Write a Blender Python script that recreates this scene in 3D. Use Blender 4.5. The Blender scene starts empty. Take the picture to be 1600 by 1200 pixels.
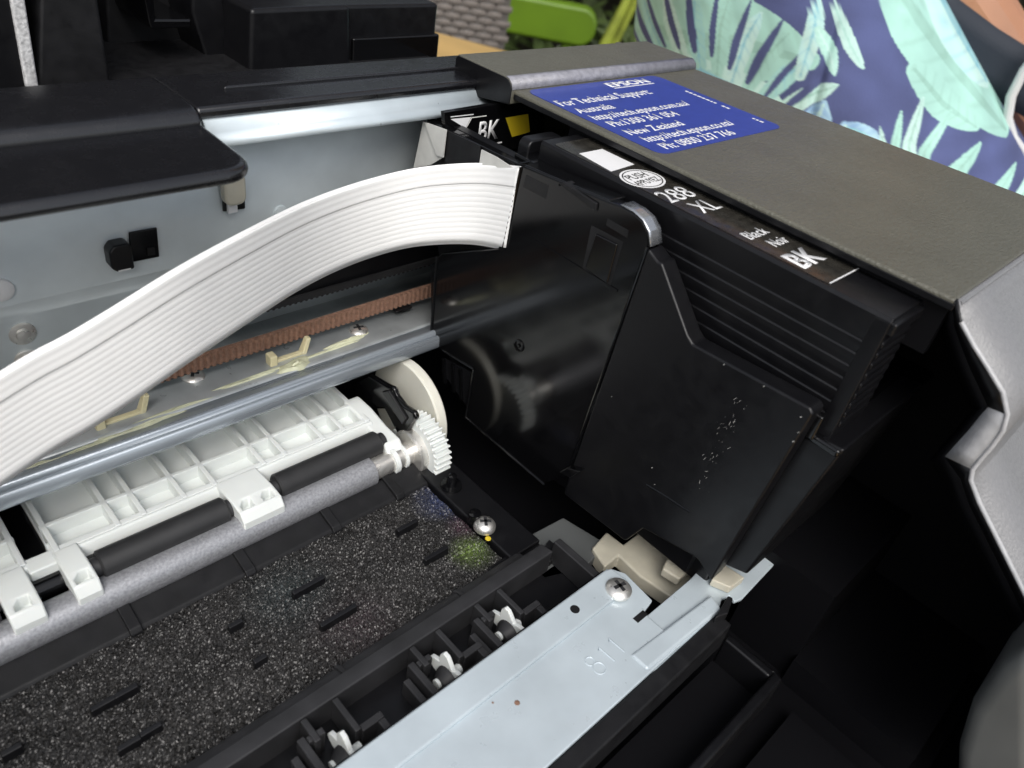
import bpy, bmesh, math, random
from mathutils import Vector, Matrix
random.seed(7)
sc = bpy.context.scene
COL = sc.collection
MM = 0.001                      # everything below is written in millimetres

# ------------------------------------------------------------------ camera
F = 1202.0
AX = Vector((1390, -620, F)).normalized()
AY = Vector((-1580, -1210, F)); AY = (AY - AY.dot(AX) * AX).normalized()
AZ = AX.cross(AY)
CAM = Vector((-108.975, -25.744, 111.282))
def ray(px, py):
    d = Vector(((px - 800) / F, (py - 600) / F, 1.0))
    return Vector((AX.dot(d), AY.dot(d), AZ.dot(d)))
def U(px, py, ax, val):
    """point of the plane coordinate[ax] = val (mm) seen in direction px, py"""
    d = ray(px, py)
    return CAM + d * ((val - CAM[ax]) / d[ax])
def UP(px, py, p0, n):
    d = ray(px, py)
    return CAM + d * ((p0 - CAM).dot(n) / d.dot(n))
cam = bpy.data.cameras.new('camera'); camo = bpy.data.objects.new('camera', cam); COL.objects.link(camo)
m = Matrix(((AX[0], -AX[1], -AX[2]), (AY[0], -AY[1], -AY[2]), (AZ[0], -AZ[1], -AZ[2]))).to_4x4()
m.translation = CAM * MM
camo.matrix_world = m
cam.sensor_fit = 'HORIZONTAL'; cam.sensor_width = 36; cam.lens = F / 1600 * 36
cam.clip_start = 0.005; cam.clip_end = 100
cam.dof.use_dof = True; cam.dof.focus_distance = 0.165; cam.dof.aperture_fstop = 26
sc.camera = camo

# ------------------------------------------------------------------ sky, sun, exposure
SUN_EL, SUN_AZ = 50, 222         # degrees; azimuth from +Y clockwise
w = bpy.data.worlds.new('World'); sc.world = w; w.use_nodes = True
nt = w.node_tree; nt.nodes.clear()
sky = nt.nodes.new('ShaderNodeTexSky'); sky.sky_type = 'NISHITA'; sky.sun_disc = False
sky.sun_elevation = math.radians(SUN_EL); sky.sun_rotation = math.radians(SUN_AZ)
sky.air_density = 1.0; sky.dust_density = 3.0; sky.ozone_density = 1.0
hs = nt.nodes.new('ShaderNodeHueSaturation'); hs.inputs['Saturation'].default_value = 0.38
bg = nt.nodes.new('ShaderNodeBackground'); bg.inputs['Strength'].default_value = 0.12
out = nt.nodes.new('ShaderNodeOutputWorld')
nt.links.new(sky.outputs[0], hs.inputs['Color']); nt.links.new(hs.outputs[0], bg.inputs[0]); nt.links.new(bg.outputs[0], out.inputs[0])
sun = bpy.data.lights.new('sun', 'SUN'); sun.energy = 1.5; sun.angle = math.radians(40); sun.color = (1, .97, .93)
suno = bpy.data.objects.new('sun', sun); COL.objects.link(suno)
a, e = math.radians(SUN_AZ), math.radians(SUN_EL)
sd = Vector((math.sin(a) * math.cos(e), math.cos(a) * math.cos(e), math.sin(e)))
suno.rotation_euler = sd.to_track_quat('Z', 'Y').to_euler(); suno.location = sd * 2
sc.view_settings.view_transform = 'Standard'; sc.view_settings.look = 'None'
sc.view_settings.gamma = 1; sc.view_settings.use_curve_mapping = False
sc.view_settings.exposure = 0.45

# ------------------------------------------------------------------ materials
def mat(name, col, rough=.5, metal=0.0, spec=.5, bump=None, var=None, rvar=None, sss=0, trans=0, coat=0, attr=None, streak=None):
    """bump=(grains per mm, depth mm)  var=(scale per mm, amount)  rvar=(scale, +/- roughness)"""
    m = bpy.data.materials.new(name); m.use_nodes = True
    n = m.node_tree.nodes; l = m.node_tree.links; p = n['Principled BSDF']
    p.inputs['Base Color'].default_value = (*col, 1); p.inputs['Roughness'].default_value = rough
    p.inputs['Metallic'].default_value = metal; p.inputs['Specular IOR Level'].default_value = spec
    if sss:
        p.inputs['Subsurface Weight'].default_value = sss
        p.inputs['Subsurface Radius'].default_value = (1, .9, .75); p.inputs['Subsurface Scale'].default_value = 0.0012
    if trans: p.inputs['Transmission Weight'].default_value = trans
    if coat: p.inputs['Coat Weight'].default_value = coat; p.inputs['Coat Roughness'].default_value = .08
    tc = n.new('ShaderNodeTexCoord')
    def noise(s, det=4, sc3=None):
        t = n.new('ShaderNodeTexNoise'); t.inputs['Scale'].default_value = s * 1000; t.inputs['Detail'].default_value = det
        if sc3:
            mp = n.new('ShaderNodeMapping'); mp.inputs['Scale'].default_value = sc3
            l.new(tc.outputs['Object'], mp.inputs[0]); l.new(mp.outputs[0], t.inputs['Vector'])
        else: l.new(tc.outputs['Object'], t.inputs['Vector'])
        return t
    src = None
    if attr:
        at = n.new('ShaderNodeAttribute'); at.attribute_name = attr; src = at.outputs['Color']; l.new(src, p.inputs['Base Color'])
    if var:
        t = noise(var[0], 5, streak); mr = n.new('ShaderNodeMapRange')
        mr.inputs['From Min'].default_value = .3; mr.inputs['From Max'].default_value = .7
        mr.inputs['To Min'].default_value = 1 - var[1]; mr.inputs['To Max'].default_value = 1 + var[1]
        l.new(t.outputs[0], mr.inputs[0])
        mx = n.new('ShaderNodeVectorMath'); mx.operation = 'SCALE'
        if src: l.new(src, mx.inputs[0])
        else: mx.inputs[0].default_value = col
        l.new(mr.outputs[0], mx.inputs['Scale']); l.new(mx.outputs[0], p.inputs['Base Color'])
    if rvar:
        t = noise(rvar[0], 5, streak); mr = n.new('ShaderNodeMapRange')
        mr.inputs['From Min'].default_value = .3; mr.inputs['From Max'].default_value = .7
        mr.inputs['To Min'].default_value = max(.02, rough - rvar[1]); mr.inputs['To Max'].default_value = rough + rvar[1]
        l.new(t.outputs[0], mr.inputs[0]); l.new(mr.outputs[0], p.inputs['Roughness'])
    if bump:
        t = noise(bump[0], 3); b = n.new('ShaderNodeBump'); b.inputs['Strength'].default_value = 1
        b.inputs['Distance'].default_value = bump[1] * MM
        l.new(t.outputs[0], b.inputs['Height']); l.new(b.outputs[0], p.inputs['Normal'])
    return m
M = {}
M['gloss'] = mat('glossy black plastic', (.003, .003, .0035), .13, rvar=(.06, .05), bump=(.04, .008), spec=.5)
M['void'] = mat('unlit black plastic', (.004, .004, .005), .55, spec=.12, bump=(2, .02))
M['satin'] = mat('satin black plastic', (.005, .005, .006), .36, spec=.38, rvar=(.3, .08), bump=(2.5, .012))
M['black'] = mat('matt black plastic', (.008, .008, .009), .52, spec=.35, rvar=(.4, .1), bump=(3, .02), var=(.25, .3))
M['grey_black'] = mat('dull black moulding', (.022, .022, .024), .55, bump=(3, .02), var=(.2, .35))
M['cover'] = mat('leather grained dark cover plastic', (.105, .101, .078), .40, bump=(1.5, .22), rvar=(.5, .06), var=(.06, .08), spec=.7)
M['frame'] = mat('fine grained black frame plastic', (.006, .006, .0075), .26, bump=(4, .012), rvar=(.3, .05), spec=.9)
M['silver'] = mat('grained silver grey plastic', (.20, .20, .205), .38, bump=(1.9, .14), var=(1.5, .08), spec=.75)
M['step'] = mat('grey painted step highlight', (.24, .24, .27), .35, bump=(1.8, .10), var=(.6, .25))  # lighter grey carries the sky highlight on the cover step
M['bright_grain'] = mat('bright grained edge', (.55, .55, .55), .45, bump=(1.2, .2), var=(1.2, .35))
M['rim'] = mat('light grey rim', (.42, .42, .43), .35, bump=(2.4, .05), var=(.6, .12))
M['grey'] = mat('smooth grey plastic', (.085, .09, .09), .5, bump=(2, .02), var=(.05, .15))
M['wall'] = mat('galvanised sheet steel', (.70, .765, .79), .42, metal=.15, var=(.07, .10), rvar=(.12, .08), bump=(.5, .012))
M['steel'] = mat('bright zinc steel', (.46, .51, .56), .32, metal=.55, var=(.15, .25), rvar=(.3, .12), streak=(.08, 1, 1))
M['shelf'] = mat('greasy sheet steel', (.46, .49, .50), .38, metal=.35, var=(.12, .18), rvar=(.2, .12))
M['plate'] = mat('pale blue coated steel', (.53, .60, .64), .36, metal=.2, var=(.09, .09), rvar=(.4, .10), bump=(.25, .02))
M['chrome'] = mat('nickel screw metal', (.78, .76, .72), .34, metal=.85, rvar=(.8, .1))
M['white'] = mat('milky white plastic', (.75, .78, .76), .42, sss=.2, var=(.08, .04), bump=(.5, .01))
M['cream'] = mat('cream plastic', (.52, .49, .40), .45, sss=.25, var=(.15, .12))
M['milk'] = mat('aged white plastic', (.70, .69, .61), .4, sss=.3, var=(.12, .06))
M['cream2'] = mat('yellowish cream plastic', (.66, .60, .38), .4, sss=.25)
M['ribbon'] = mat('white cable film', (.88, .88, .87), .34, var=(.15, .025))
M['tape'] = mat('off white tape', (.55, .55, .52), .5, var=(.3, .08))
M['belt'] = mat('brown belt fabric', (.22, .122, .082), .75, var=(1.2, .3), bump=(4, .05))
M['rubber'] = mat('black rubber', (.022, .022, .023), .5, bump=(5, .01), rvar=(.4, .06), var=(.3, .15))
M['shaft'] = mat('gritted grey shaft', (.35, .355, .375), .45, metal=.5, bump=(2.6, .05), var=(2.0, .22))
M['foam'] = mat('ink soaked foam', (.02, .02, .02), .22, attr='col', bump=(3.5, .06), spec=.35)
M['grease'] = mat('yellowish grease', (.56, .57, .40), .25, sss=.2, var=(.3, .12))
M['blue'] = mat('blue sticker', (.03, .055, .30), .38, var=(.3, .08), coat=.15)
M['ink_white'] = mat('white print', (.80, .80, .80), .45)
M['label_black'] = mat('worn black label film', (.028, .026, .022), .22, rvar=(.4, .14), var=(.5, .4))
M['yellow'] = mat('yellow print', (.62, .46, .02), .4)
M['soil'] = mat('dark garden soil', (.035, .032, .02), .9, var=(.004, .5))
M['wood'] = mat('varnished pine', (.62, .40, .14), .4, var=(.02, .15), streak=(1, .1, 1))
M['wicker'] = mat('grey wicker strand', (.22, .195, .175), .55, var=(.03, .2))
M['wicker_dark'] = mat('dark wicker core', (.13, .12, .11), .7)
M['lime'] = mat('lime green plastic', (.11, .20, .008), .45, var=(.01, .15))
M['leaf'] = mat('hedge leaf', (.05, .075, .02), .5, var=(.004, .6))
M['stem'] = mat('yellow green stem', (.22, .26, .03), .5, var=(.02, .4))
M['cloth'] = mat('printed cotton', (.1, .1, .3), .85, attr='col', bump=(1.0, .12), var=(.05, .10))
M['skin'] = mat('tanned skin', (.42, .20, .11), .5, sss=.15, var=(.02, .15), bump=(.4, .1))
M['navy'] = mat('dark navy webbing', (.012, .018, .03), .7, bump=(1, .1))
M['reflected_shirt'] = mat('unseen khaki cotton', (.22, .21, .15), .85, bump=(.6, .1))
M['sky_glint'] = mat('corner sky glint', (.42, .44, .47), .2, metal=.7, rvar=(.8, .15))  # metal tone carries the sky reflection on the carriage corner
M['white_cord'] = mat('white cord', (.6, .6, .6), .5)

# ------------------------------------------------------------------ mesh helpers
class MB:
    def __init__(s): s.v = []; s.f = []
    def add(s, vs, fs):
        o = len(s.v); s.v += [Vector(x) for x in vs]; s.f += [tuple(i + o for i in f) for f in fs]; return s
    def box(s, x0, x1, y0, y1, z0, z1):
        return s.add([(x, y, z) for x in (x0, x1) for y in (y0, y1) for z in (z0, z1)],
                     [(0, 1, 3, 2), (4, 6, 7, 5), (0, 4, 5, 1), (2, 3, 7, 6), (0, 2, 6, 4), (1, 5, 7, 3)])
    def prism(s, pts, vec):
        n = len(pts); vec = Vector(vec); pts = [Vector(p) for p in pts]
        return s.add(pts + [p + vec for p in pts], [tuple(range(n)), tuple(range(2 * n - 1, n - 1, -1))] + [(i, (i + 1) % n, n + (i + 1) % n, n + i) for i in range(n)])
    def yz(s, prof, x0, x1): return s.prism([(x0, y, z) for y, z in prof], (x1 - x0, 0, 0))
    def rev(s, p, axis, prof, seg=24):
        """lathe; prof = [(distance along axis, radius)]"""
        axis = Vector(axis).normalized(); p = Vector(p)
        u = axis.orthogonal().normalized(); v = axis.cross(u); o = len(s.v); k = len(prof)
        for t, r in prof:
            for i in range(seg):
                a = 2 * math.pi * i / seg; s.v.append(p + axis * t + (u * math.cos(a) + v * math.sin(a)) * max(r, 1e-4))
        for j in range(k - 1):
            for i in range(seg):
                s.f.append((o + j * seg + i, o + j * seg + (i + 1) % seg, o + (j + 1) * seg + (i + 1) % seg, o + (j + 1) * seg + i))
        s.f.append(tuple(o + i for i in range(seg))[::-1]); s.f.append(tuple(o + (k - 1) * seg + i for i in range(seg)))
        return s
    def cyl(s, p0, p1, r, seg=24, ch=0):
        d = Vector(p1) - Vector(p0); L = d.length
        return s.rev(p0, d, [(0, r - ch), (ch, r), (L - ch, r), (L, r - ch)] if ch else [(0, r), (L, r)], seg)
    def grid(s, rows):
        o = len(s.v); m = len(rows[0])
        for r in rows: s.v += [Vector(p) for p in r]
        for j in range(len(rows) - 1):
            for i in range(m - 1):
                s.f.append((o + j * m + i, o + j * m + i + 1, o + (j + 1) * m + i + 1, o + (j + 1) * m + i))
        return s
    def tube(s, pts, r, seg=10):
        pts = [Vector(p) for p in pts]; rows = []
        t0 = (pts[1] - pts[0]).normalized(); u = t0.orthogonal().normalized()
        for i, p in enumerate(pts):
            t = (pts[min(i + 1, len(pts) - 1)] - pts[max(i - 1, 0)]).normalized()
            u = (u - u.dot(t) * t).normalized(); v = t.cross(u); rr = r[i] if isinstance(r, (list, tuple)) else r
            rows.append([p + (u * math.cos(2 * math.pi * k / seg) + v * math.sin(2 * math.pi * k / seg)) * rr for k in range(seg + 1)])
        return s.grid(rows)
    def mesh(s, name, sharp=35):
        me = bpy.data.meshes.new(name)
        me.from_pydata([v * MM for v in s.v], [], s.f)
        b = bmesh.new(); b.from_mesh(me); bmesh.ops.remove_doubles(b, verts=b.verts, dist=1e-7)
        bmesh.ops.recalc_face_normals(b, faces=b.faces); b.to_mesh(me); b.free()
        me.polygons.foreach_set('use_smooth', [True] * len(me.polygons))
        me.set_sharp_from_angle(angle=math.radians(sharp))
        return me
    def build(s, name, material, parent=None, bevel=0, solid=0, seg=2, sharp=35, sub=0, label=None):
        o = bpy.data.objects.new(name, s.mesh(name, sharp)); COL.objects.link(o)
        o.data.materials.append(M[material])
        if solid:
            md = o.modifiers.new('solid', 'SOLIDIFY'); md.thickness = solid * MM; md.offset = 0
        if sub:
            md = o.modifiers.new('sub', 'SUBSURF'); md.levels = md.render_levels = sub
        if bevel:
            md = o.modifiers.new('bevel', 'BEVEL'); md.width = bevel * MM; md.segments = seg; md.limit_method = 'ANGLE'; md.angle_limit = math.radians(32)
            md.harden_normals = True
        if parent: attach(o, parent)
        if label: o['label'] = label
        return o
def attach(o, parent):
    o.parent = parent; bpy.context.view_layer.update(); o.matrix_parent_inverse = parent.matrix_world.inverted()
def thing(name, loc, label, cat, group=None):
    o = bpy.data.objects.new(name, None); COL.objects.link(o); o.location = Vector(loc) * MM; o.empty_display_size = .01
    o['label'] = label; o['category'] = cat
    if group: o['group'] = group
    bpy.context.view_layer.update()
    return o
def tag(o, label, cat, group=None):
    o['label'] = label; o['category'] = cat
    if group: o['group'] = group
    return o
def P(pts, ax, v): return [U(x, y, ax, v) for x, y in pts]
def arc(c, r, a0, a1, n): return [(c[0] + r * math.cos(math.radians(a0 + (a1 - a0) * i / n)), c[1] + r * math.sin(math.radians(a0 + (a1 - a0) * i / n))) for i in range(n + 1)]
def rrect(x0, x1, y0, y1, r, n=6):
    return arc((x1 - r, y1 - r), r, 0, 90, n) + arc((x0 + r, y1 - r), r, 90, 180, n) + arc((x0 + r, y0 + r), r, 180, 270, n) + arc((x1 - r, y0 + r), r, 270, 360, n)
def text(s, p, width, height, material, parent, ex=(1, 0, 0), ey=(0, 1, 0), bold=0.0, depth=.04, name='lettering'):
    """one line of writing, its lower left corner at p, stretched to width x height (mm)"""
    cu = bpy.data.curves.new('t', 'FONT'); cu.body = s; cu.size = 1; cu.offset = bold; cu.resolution_u = 4
    to = bpy.data.objects.new('t', cu); COL.objects.link(to); bpy.context.view_layer.update()
    me = bpy.data.meshes.new_from_object(to.evaluated_get(bpy.context.evaluated_depsgraph_get()))
    bpy.data.objects.remove(to)
    xs = [v.co.x for v in me.vertices]; x0, x1 = min(xs), max(xs)
    ex, ey, p = Vector(ex).normalized(), Vector(ey).normalized(), Vector(p); ez = ex.cross(ey)
    for v in me.vertices:
        c = v.co.copy(); v.co = (p + ex * ((c.x - x0) / (x1 - x0) * width) + ey * (c.y / .72 * height)) * MM
    b = bmesh.new(); b.from_mesh(me)
    r = bmesh.ops.extrude_face_region(b, geom=b.faces[:])
    for v in [g for g in r['geom'] if isinstance(g, bmesh.types.BMVert)]: v.co += ez * depth * MM
    bmesh.ops.recalc_face_normals(b, faces=b.faces); b.to_mesh(me); b.free()
    me.name = name; o = bpy.data.objects.new(name, me); COL.objects.link(o); me.materials.clear(); me.materials.append(M[material])
    attach(o, parent); return o
def screw(p, r, parent, axis=(0, 0, 1), material='chrome', h=None, rot=20, name='screw'):
    h = h or r * .55; axis = Vector(axis).normalized()
    o = MB().rev(p, axis, [(-.2, r * .99), (0, r), (h * .35, r * .98), (h * .7, r * .8), (h * .93, r * .45), (h, r * .12)], 28).build(name, material, parent)
    u = axis.orthogonal().normalized(); u.rotate(Matrix.Rotation(math.radians(rot), 3, axis)); v = axis.cross(u); s = MB(); p = Vector(p)
    for d, q in ((u, v), (v, u)):
        a = [p + axis * (h * k) + d * (r * .5 * i) + q * (r * .09 * j) for k in (.6, 1.02) for i in (-1, 1) for j in (-1.5, 1.5)]
        s.add(a, [(0, 1, 3, 2), (4, 6, 7, 5), (0, 4, 5, 1), (2, 3, 7, 6), (0, 2, 6, 4), (1, 5, 7, 3)])
    s.build('cross_slot', 'black' if material != 'chrome' else 'grey_black', o)
    return o

XL = -165          # where the parts that run across the printer stop, out of the picture
XR = 86
# ------------------------------------------------------------------ ground, table
g = MB().box(-6000, 9000, -6000, 9000, -800, -780).build('ground', 'soil'); g['kind'] = 'structure'
E1, E2 = U(683, 50, 2, -65), U(765, 72, 2, -65)
d = (E2 - E1).normalized(); nrm = Vector((d.y, -d.x, 0)); 
if nrm.dot(CAM - E1) < 0: nrm = -nrm
tb = thing('wooden_table', (0, 50, -780), 'varnished pale wooden table under the black printer', 'table')
A, B = E1 - d * 520, E2 + d * 480
tp = [A, B, B + nrm * 900, A + nrm * 900]
npl = 8
for i in range(npl):
    a0, a1 = i / npl * 900 + .8, (i + 1) / npl * 900 - .8
    MB().prism([A + nrm * a0, B + nrm * a0, B + nrm * a1, A + nrm * a1], (0, 0, -26)).build('plank', 'wood', tb, bevel=1.5)
for s0, s1 in ((60, 60), (60, -60), (-60, 60), (-60, -60)):
    c = (A if s1 > 0 else B) + d * s1 + nrm * (60 if s0 > 0 else 840)
    MB().box(c.x - 25, c.x + 25, c.y - 25, c.y + 25, -780, -90).build('leg', 'wood', tb, bevel=2)

# ------------------------------------------------------------------ the printer
pr = thing('printer', (-40, 35, -65), 'black inkjet printer with its lid open and mechanism showing', 'printer')
b = MB().box(XL - 55, XR - 2, -44, 122, -65, -34).build('base_tray', 'void', pr, bevel=1)
# back sheet-metal wall with a folded top lip
WY = 114
prof = [(110.2, 55.6), (110.5, 56.4), (113.4, 58.9), (114.2, 59.0), (115.0, 58.5), (115.2, 57.5)]
lip = MB().grid([[(x, y, z) for y, z in [(102.5, 55.6), (102.6, 56.4), (103.3, 57.2), (103.9, 57.5), (105.2, 59.3), (106.2, 59.7), (115, 59.6)]] for x in (-49.3, 27)]).build('folded_lip', 'plate', pr, solid=.6, sharp=60)
wall_prof = [(115, 59.2), (115, 26.8), (115.2, 26.3), (120.6, 20.4), (120.6, 2.6)]
bw = MB().grid([[(x, y, z) for y, z in wall_prof] for x in (XL, 84)]).build('rear_wall', 'wall', pr, solid=.8, sharp=25)
# openings in the wall: dark recessed frames with a clip
s = P([(200, 362), (244, 354), (248, 400), (203, 409)], 1, WY + .2)
rec = MB().prism(s, (0, -.5, 0)).build('clip_slot', 'gloss', pr, bevel=.25)
c = U(188, 400, 1, WY - 1.5)
hook = MB().prism([(c.x - 2.2, WY + .6, c.z - 1.8), (c.x - 2.2, WY + .6, c.z + 1.6), (c.x - 1.2, WY + .6, c.z + 2.8), (c.x + 1.4, WY + .6, c.z + 2.8), (c.x + 2.0, WY + .6, c.z + 2), (c.x + 2.0, WY + .6, c.z - 2.8), (c.x - 1.2, WY + .6, c.z - 2.8)], (0, -3.2, 0)).build('cable_hook', 'satin', rec, bevel=.5, seg=3)
MB().box(c.x - 1.1, c.x + 1.2, WY - 2.65, WY - 2.5, c.z - 2.6, c.z - 2.3).build('hook_lip', 'ink_white', hook)
MB().prism([(p.x, WY - .62, p.z) for p in P([(230, 388), (242, 386), (243, 398), (231, 400)], 1, WY - .6)], (0, .3, 0)).build('clip_tooth', 'satin', rec, bevel=.1)
s = P([(346, 300), (380, 262), (382, 325), (347, 330)], 1, WY + .1)
sl = MB().prism(s, (0, -.5, 0)).build('strap_slot', 'gloss', pr, bevel=.3)
c = U(364, 303, 1, WY - 1.5)
MB().prism([(c.x + x, WY - .4, c.z + z) for x, z in rrect(-2.3, 2.3, -2.0, 4.6, 1.6)], (0, -2.6, 0)).build('beige_pad', 'cream', sl, bevel=.7, seg=3)
MB().box(c.x - 1, c.x + 1, WY - 1.2, WY - .35, c.z - 4.3, c.z - 2.2).build('white_tab', 'ink_white', sl, bevel=.1)
for px, py, r in ((36, 522, 2.4), (42, 562, 2.2)):
    q = U(px, py, 1, 120.0); MB().rev((q.x, 120.3, q.z), (0, -1, 0), [(0, r), (.3, r), (.5, r * .8), (.5, r * .55), (.9, r * .5), (1.1, r * .2)], 28).build('rivet', 'chrome', pr)
q = U(2, 455, 1, WY); MB().rev((q.x, WY + .6, q.z), (0, -1, 0), [(0, 2.2), (.6, 2.1), (.9, 1.5), (1.0, .4)], 28).build('round_boss', 'ink_white', pr)
q = U(440, 333, 1, WY); MB().rev((q.x, WY + .6, q.z), (0, -1, 0), [(0, 1.6), (.5, 1.5), (.8, .6)], 20).build('dimple', 'wall', pr)
# top frame of the housing
fr = MB().yz([(103.6, 58.6), (103.4, 60.0), (104.4, 61.4), (106.2, 62.0), (122.5, 62.0), (122.5, 40), (118.5, 40), (118.5, 59.0)], XL, -50.2).build('top_frame', 'frame', pr, bevel=.7, seg=3)
MB().yz([(105.0, 59.9), (104.8, 61.2), (105.4, 61.9), (122.5, 61.9), (122.5, 40), (119, 40), (119, 59.5), (110, 59.4)], -50.2, 27.5).build('top_rail', 'frame', pr, bevel=.5, seg=3)
MB().prism([(-41.5, 112.6, 62.5), (19.5, 112.6, 62.5), (17.5, 116.2, 62.5), (-39.0, 116.2, 62.5)], (0, 0, -1.4)).build('raised_strip', 'frame', fr, bevel=.4)
# protruding lip with a rounded corner
r = 5.5; x1, y0, y1 = -49.4, 84.4, 108
pts = [(XL, y0)] + arc((x1 - .4 - r, y0 + r), r, 270, 355, 7) + [(x1, y1), (XL, y1)]
MB().prism([(x, y, 59.4) for x, y in pts], (0, 0, -2.6)).build('front_lip', 'frame', pr, bevel=1.3, seg=4)
# lifted unit behind: dark panels with a grained silver edge
rb = MB().prism(P([(392, 14), (548, 8), (548, 112), (390, 118)], 1, 152), (0, 60, 0)).build('rear_block', 'satin', pr, bevel=1.2, seg=3)
a = U(540, 8, 1, 154); c = U(686, 2, 1, 154)
MB().box(a.x, c.x, 154, 212, 46, a.z).build('rear_block', 'satin', pr, bevel=1.0, seg=3)
a2 = U(545, 60, 1, 153.4)
MB().box(a.x + 2, c.x + .6, 153, 193, 46, a2.z).build('ledge', 'gloss', rb, bevel=.5)
MB().prism([(XL, 200, -30), (XL, 236, -30), (XL, 300, 330), (XL, 262, 338)], (-XL + 38, 0, 0)).build('lifted_lid', 'black', pr, bevel=2)
MB().box(XL, 40, 122.6, 236, -65, 52).build('rear_base', 'black', pr)
q0, q1 = U(345, 60, 1, 168), U(395, 60, 1, 168)
MB().prism(P([(300, -120), (345, -40), (366, 112), (330, 118), (300, 20)], 1, 165), (0, 58, 0)).build('hinge_arm', 'satin', pr, bevel=.8, seg=3)
MB().prism(P([(215, -60), (232, 36), (236, 46), (300, 44), (300, 30), (244, 30), (236, -60)], 1, 160), (0, 20, 0)).build('hinge_bracket', 'gloss', pr, bevel=.6)
MB().prism(P([(66, -160), (130, -160), (175, 140), (60, 140)], 1, 150), (0, 75, 0)).build('lifted_panel', 'black', pr, bevel=.8)
MB().prism(P([(-160, -160), (16, -160), (46, 140), (-160, 150)], 1, 150), (0, 75, 0)).build('lifted_panel', 'satin', pr, bevel=.8)
MB().prism(P([(6, -60), (30, -60), (62, 140), (42, 140)], 1, 149), (0, 6, 0)).build('grained_edge', 'bright_grain', pr, bevel=.5)
MB().prism(P([(160, -160), (330, -160), (340, 130), (170, 130)], 1, 178), (0, 45, 0)).build('lifted_panel', 'black', pr, bevel=.8)
# guide rail and the pan behind it
rail = [(95.5, 1.7), (91.8, 1.8), (91.2, 2.1), (91.0, 2.6), (91.2, 4.7), (91.5, 5.0), (92.0, 5.0), (92.1, 4.5), (92.6, 4.5), (92.7, 5.4), (93.0, 5.75), (93.5, 5.75), (94.6, 4.9), (96.0, 4.5), (96.2, 4.2), (97.5, 4.2)]
MB().grid([[(x, y, z) for y, z in rail] for x in (XL, 70)]).build('guide_rail', 'steel', pr, solid=.3, sharp=12)
MB().grid([[(x, y, z) for y, z in [(97.5, 4.2), (99, 3.9), (120.8, 3.2)]] for x in (XL, 70)]).build('rail_pan', 'shelf', pr, solid=.6, sharp=25)
for px, py in ((560, 516), (302, 588)):
    q = U(px, py, 2, 4); screw((q.x, q.y, 3.7), 2.5, pr, rot=random.uniform(0, 90), h=1.3)
def clip(px, py):
    q = U(px, py, 2, 4.2)
    o = MB().box(q.x - 5, q.x + 4.6, q.y - .8, q.y + .6, 3.4, 4.6).box(q.x - 5.2, q.x - 3.4, q.y - 1.6, q.y + .9, 3.4, 6.6).prism([(q.x + 3, q.y - 1, 3.5), (q.x + 3, q.y + 1.2, 3.5), (q.x + 4.6, q.y + .8, 8), (q.x + 4.6, q.y - .6, 8)], (1.2, 0, -.3)).build('cream_clip', 'cream2', pr, bevel=.3)
clip(450, 557); clip(190, 652)
def blob(cx, cy, rx, ry, h, n=40, seed=0, name='grease_smear'):
    rnd = random.Random(seed); ph = [rnd.uniform(0, 6.3) for _ in range(4)]; rows = []
    for j in range(7):
        k = j / 6; row = []
        for i in range(n + 1):
            a = 2 * math.pi * i / n; rr = 1 + .18 * math.sin(2 * a + ph[0]) + .13 * math.sin(3 * a + ph[1]) + .1 * math.sin(5 * a + ph[2])
            row.append((cx + rx * rr * k * math.cos(a), cy + ry * rr * k * math.sin(a), 3.95 + h * (1 - k * k) * (1 + .4 * math.sin(7 * k + a))))
        rows.append(row)
    return MB().grid(rows).build(name, 'grease', pr)
for i, (px, py, rx, ry, h) in enumerate(((462, 572, 5.5, 2.3, 1.0), (545, 532, 6, 1.2, .7), (400, 588, 12, .9, .5), (520, 545, 10, .8, .4), (225, 665, 12, 1.2, .7), (285, 636, 12, .8, .5), (120, 705, 14, 1.0, .6))):
    q = U(px, py, 2, 4.2); blob(q.x, q.y, rx, ry, h, seed=i)
# drive belt: toothed front run, plain dark rear run
def belt(name, y, z0, z1, mname, tooth, x0=XL, x1=30, down=False):
    s = MB().box(x0, x1, y, y + .8, z0, z1); x = x0
    while x < x1 - 1:
        if down: s.prism([(x, y + .4, z0 - .55), (x + .5, y + .4, z0 - .55), (x + .75, y + .4, z0), (x - .25, y + .4, z0)], (0, .4, 0))
        else: s.prism([(x, y, z0), (x + .25, y - tooth, z0), (x + .8, y - tooth, z0), (x + 1.0, y, z0)], (0, 0, z1 - z0))
        x += 1.42
    return s.build(name, mname, pr)
zb = U(260, 583, 1, 106).z
belt('drive_belt', 106, zb - 1.7, zb + 1.7, 'belt', .55)
MB().box(XL, 30, 106.1, 106.9, zb - 2.1, zb - 1.72).build('belt_edge', 'rubber', pr)
zc = U(560, 444, 1, 111).z
belt('drive_belt', 111, zc - .3, zc + 1.2, 'rubber', .5, x0=-62, down=True)
q = U(560, 430, 1, 112.5)
MB().box(-64, 30, 112.2, 113, q.z - 1.0, q.z + 5).build('encoder_track', 'satin', pr, bevel=.1)
q0 = U(640, 487, 1, 105); MB().box(q0.x - 4.5, 2, 104.6, 110, 6, q0.z + 1).build('belt_clamp', 'satin', pr, bevel=.5)

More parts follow.
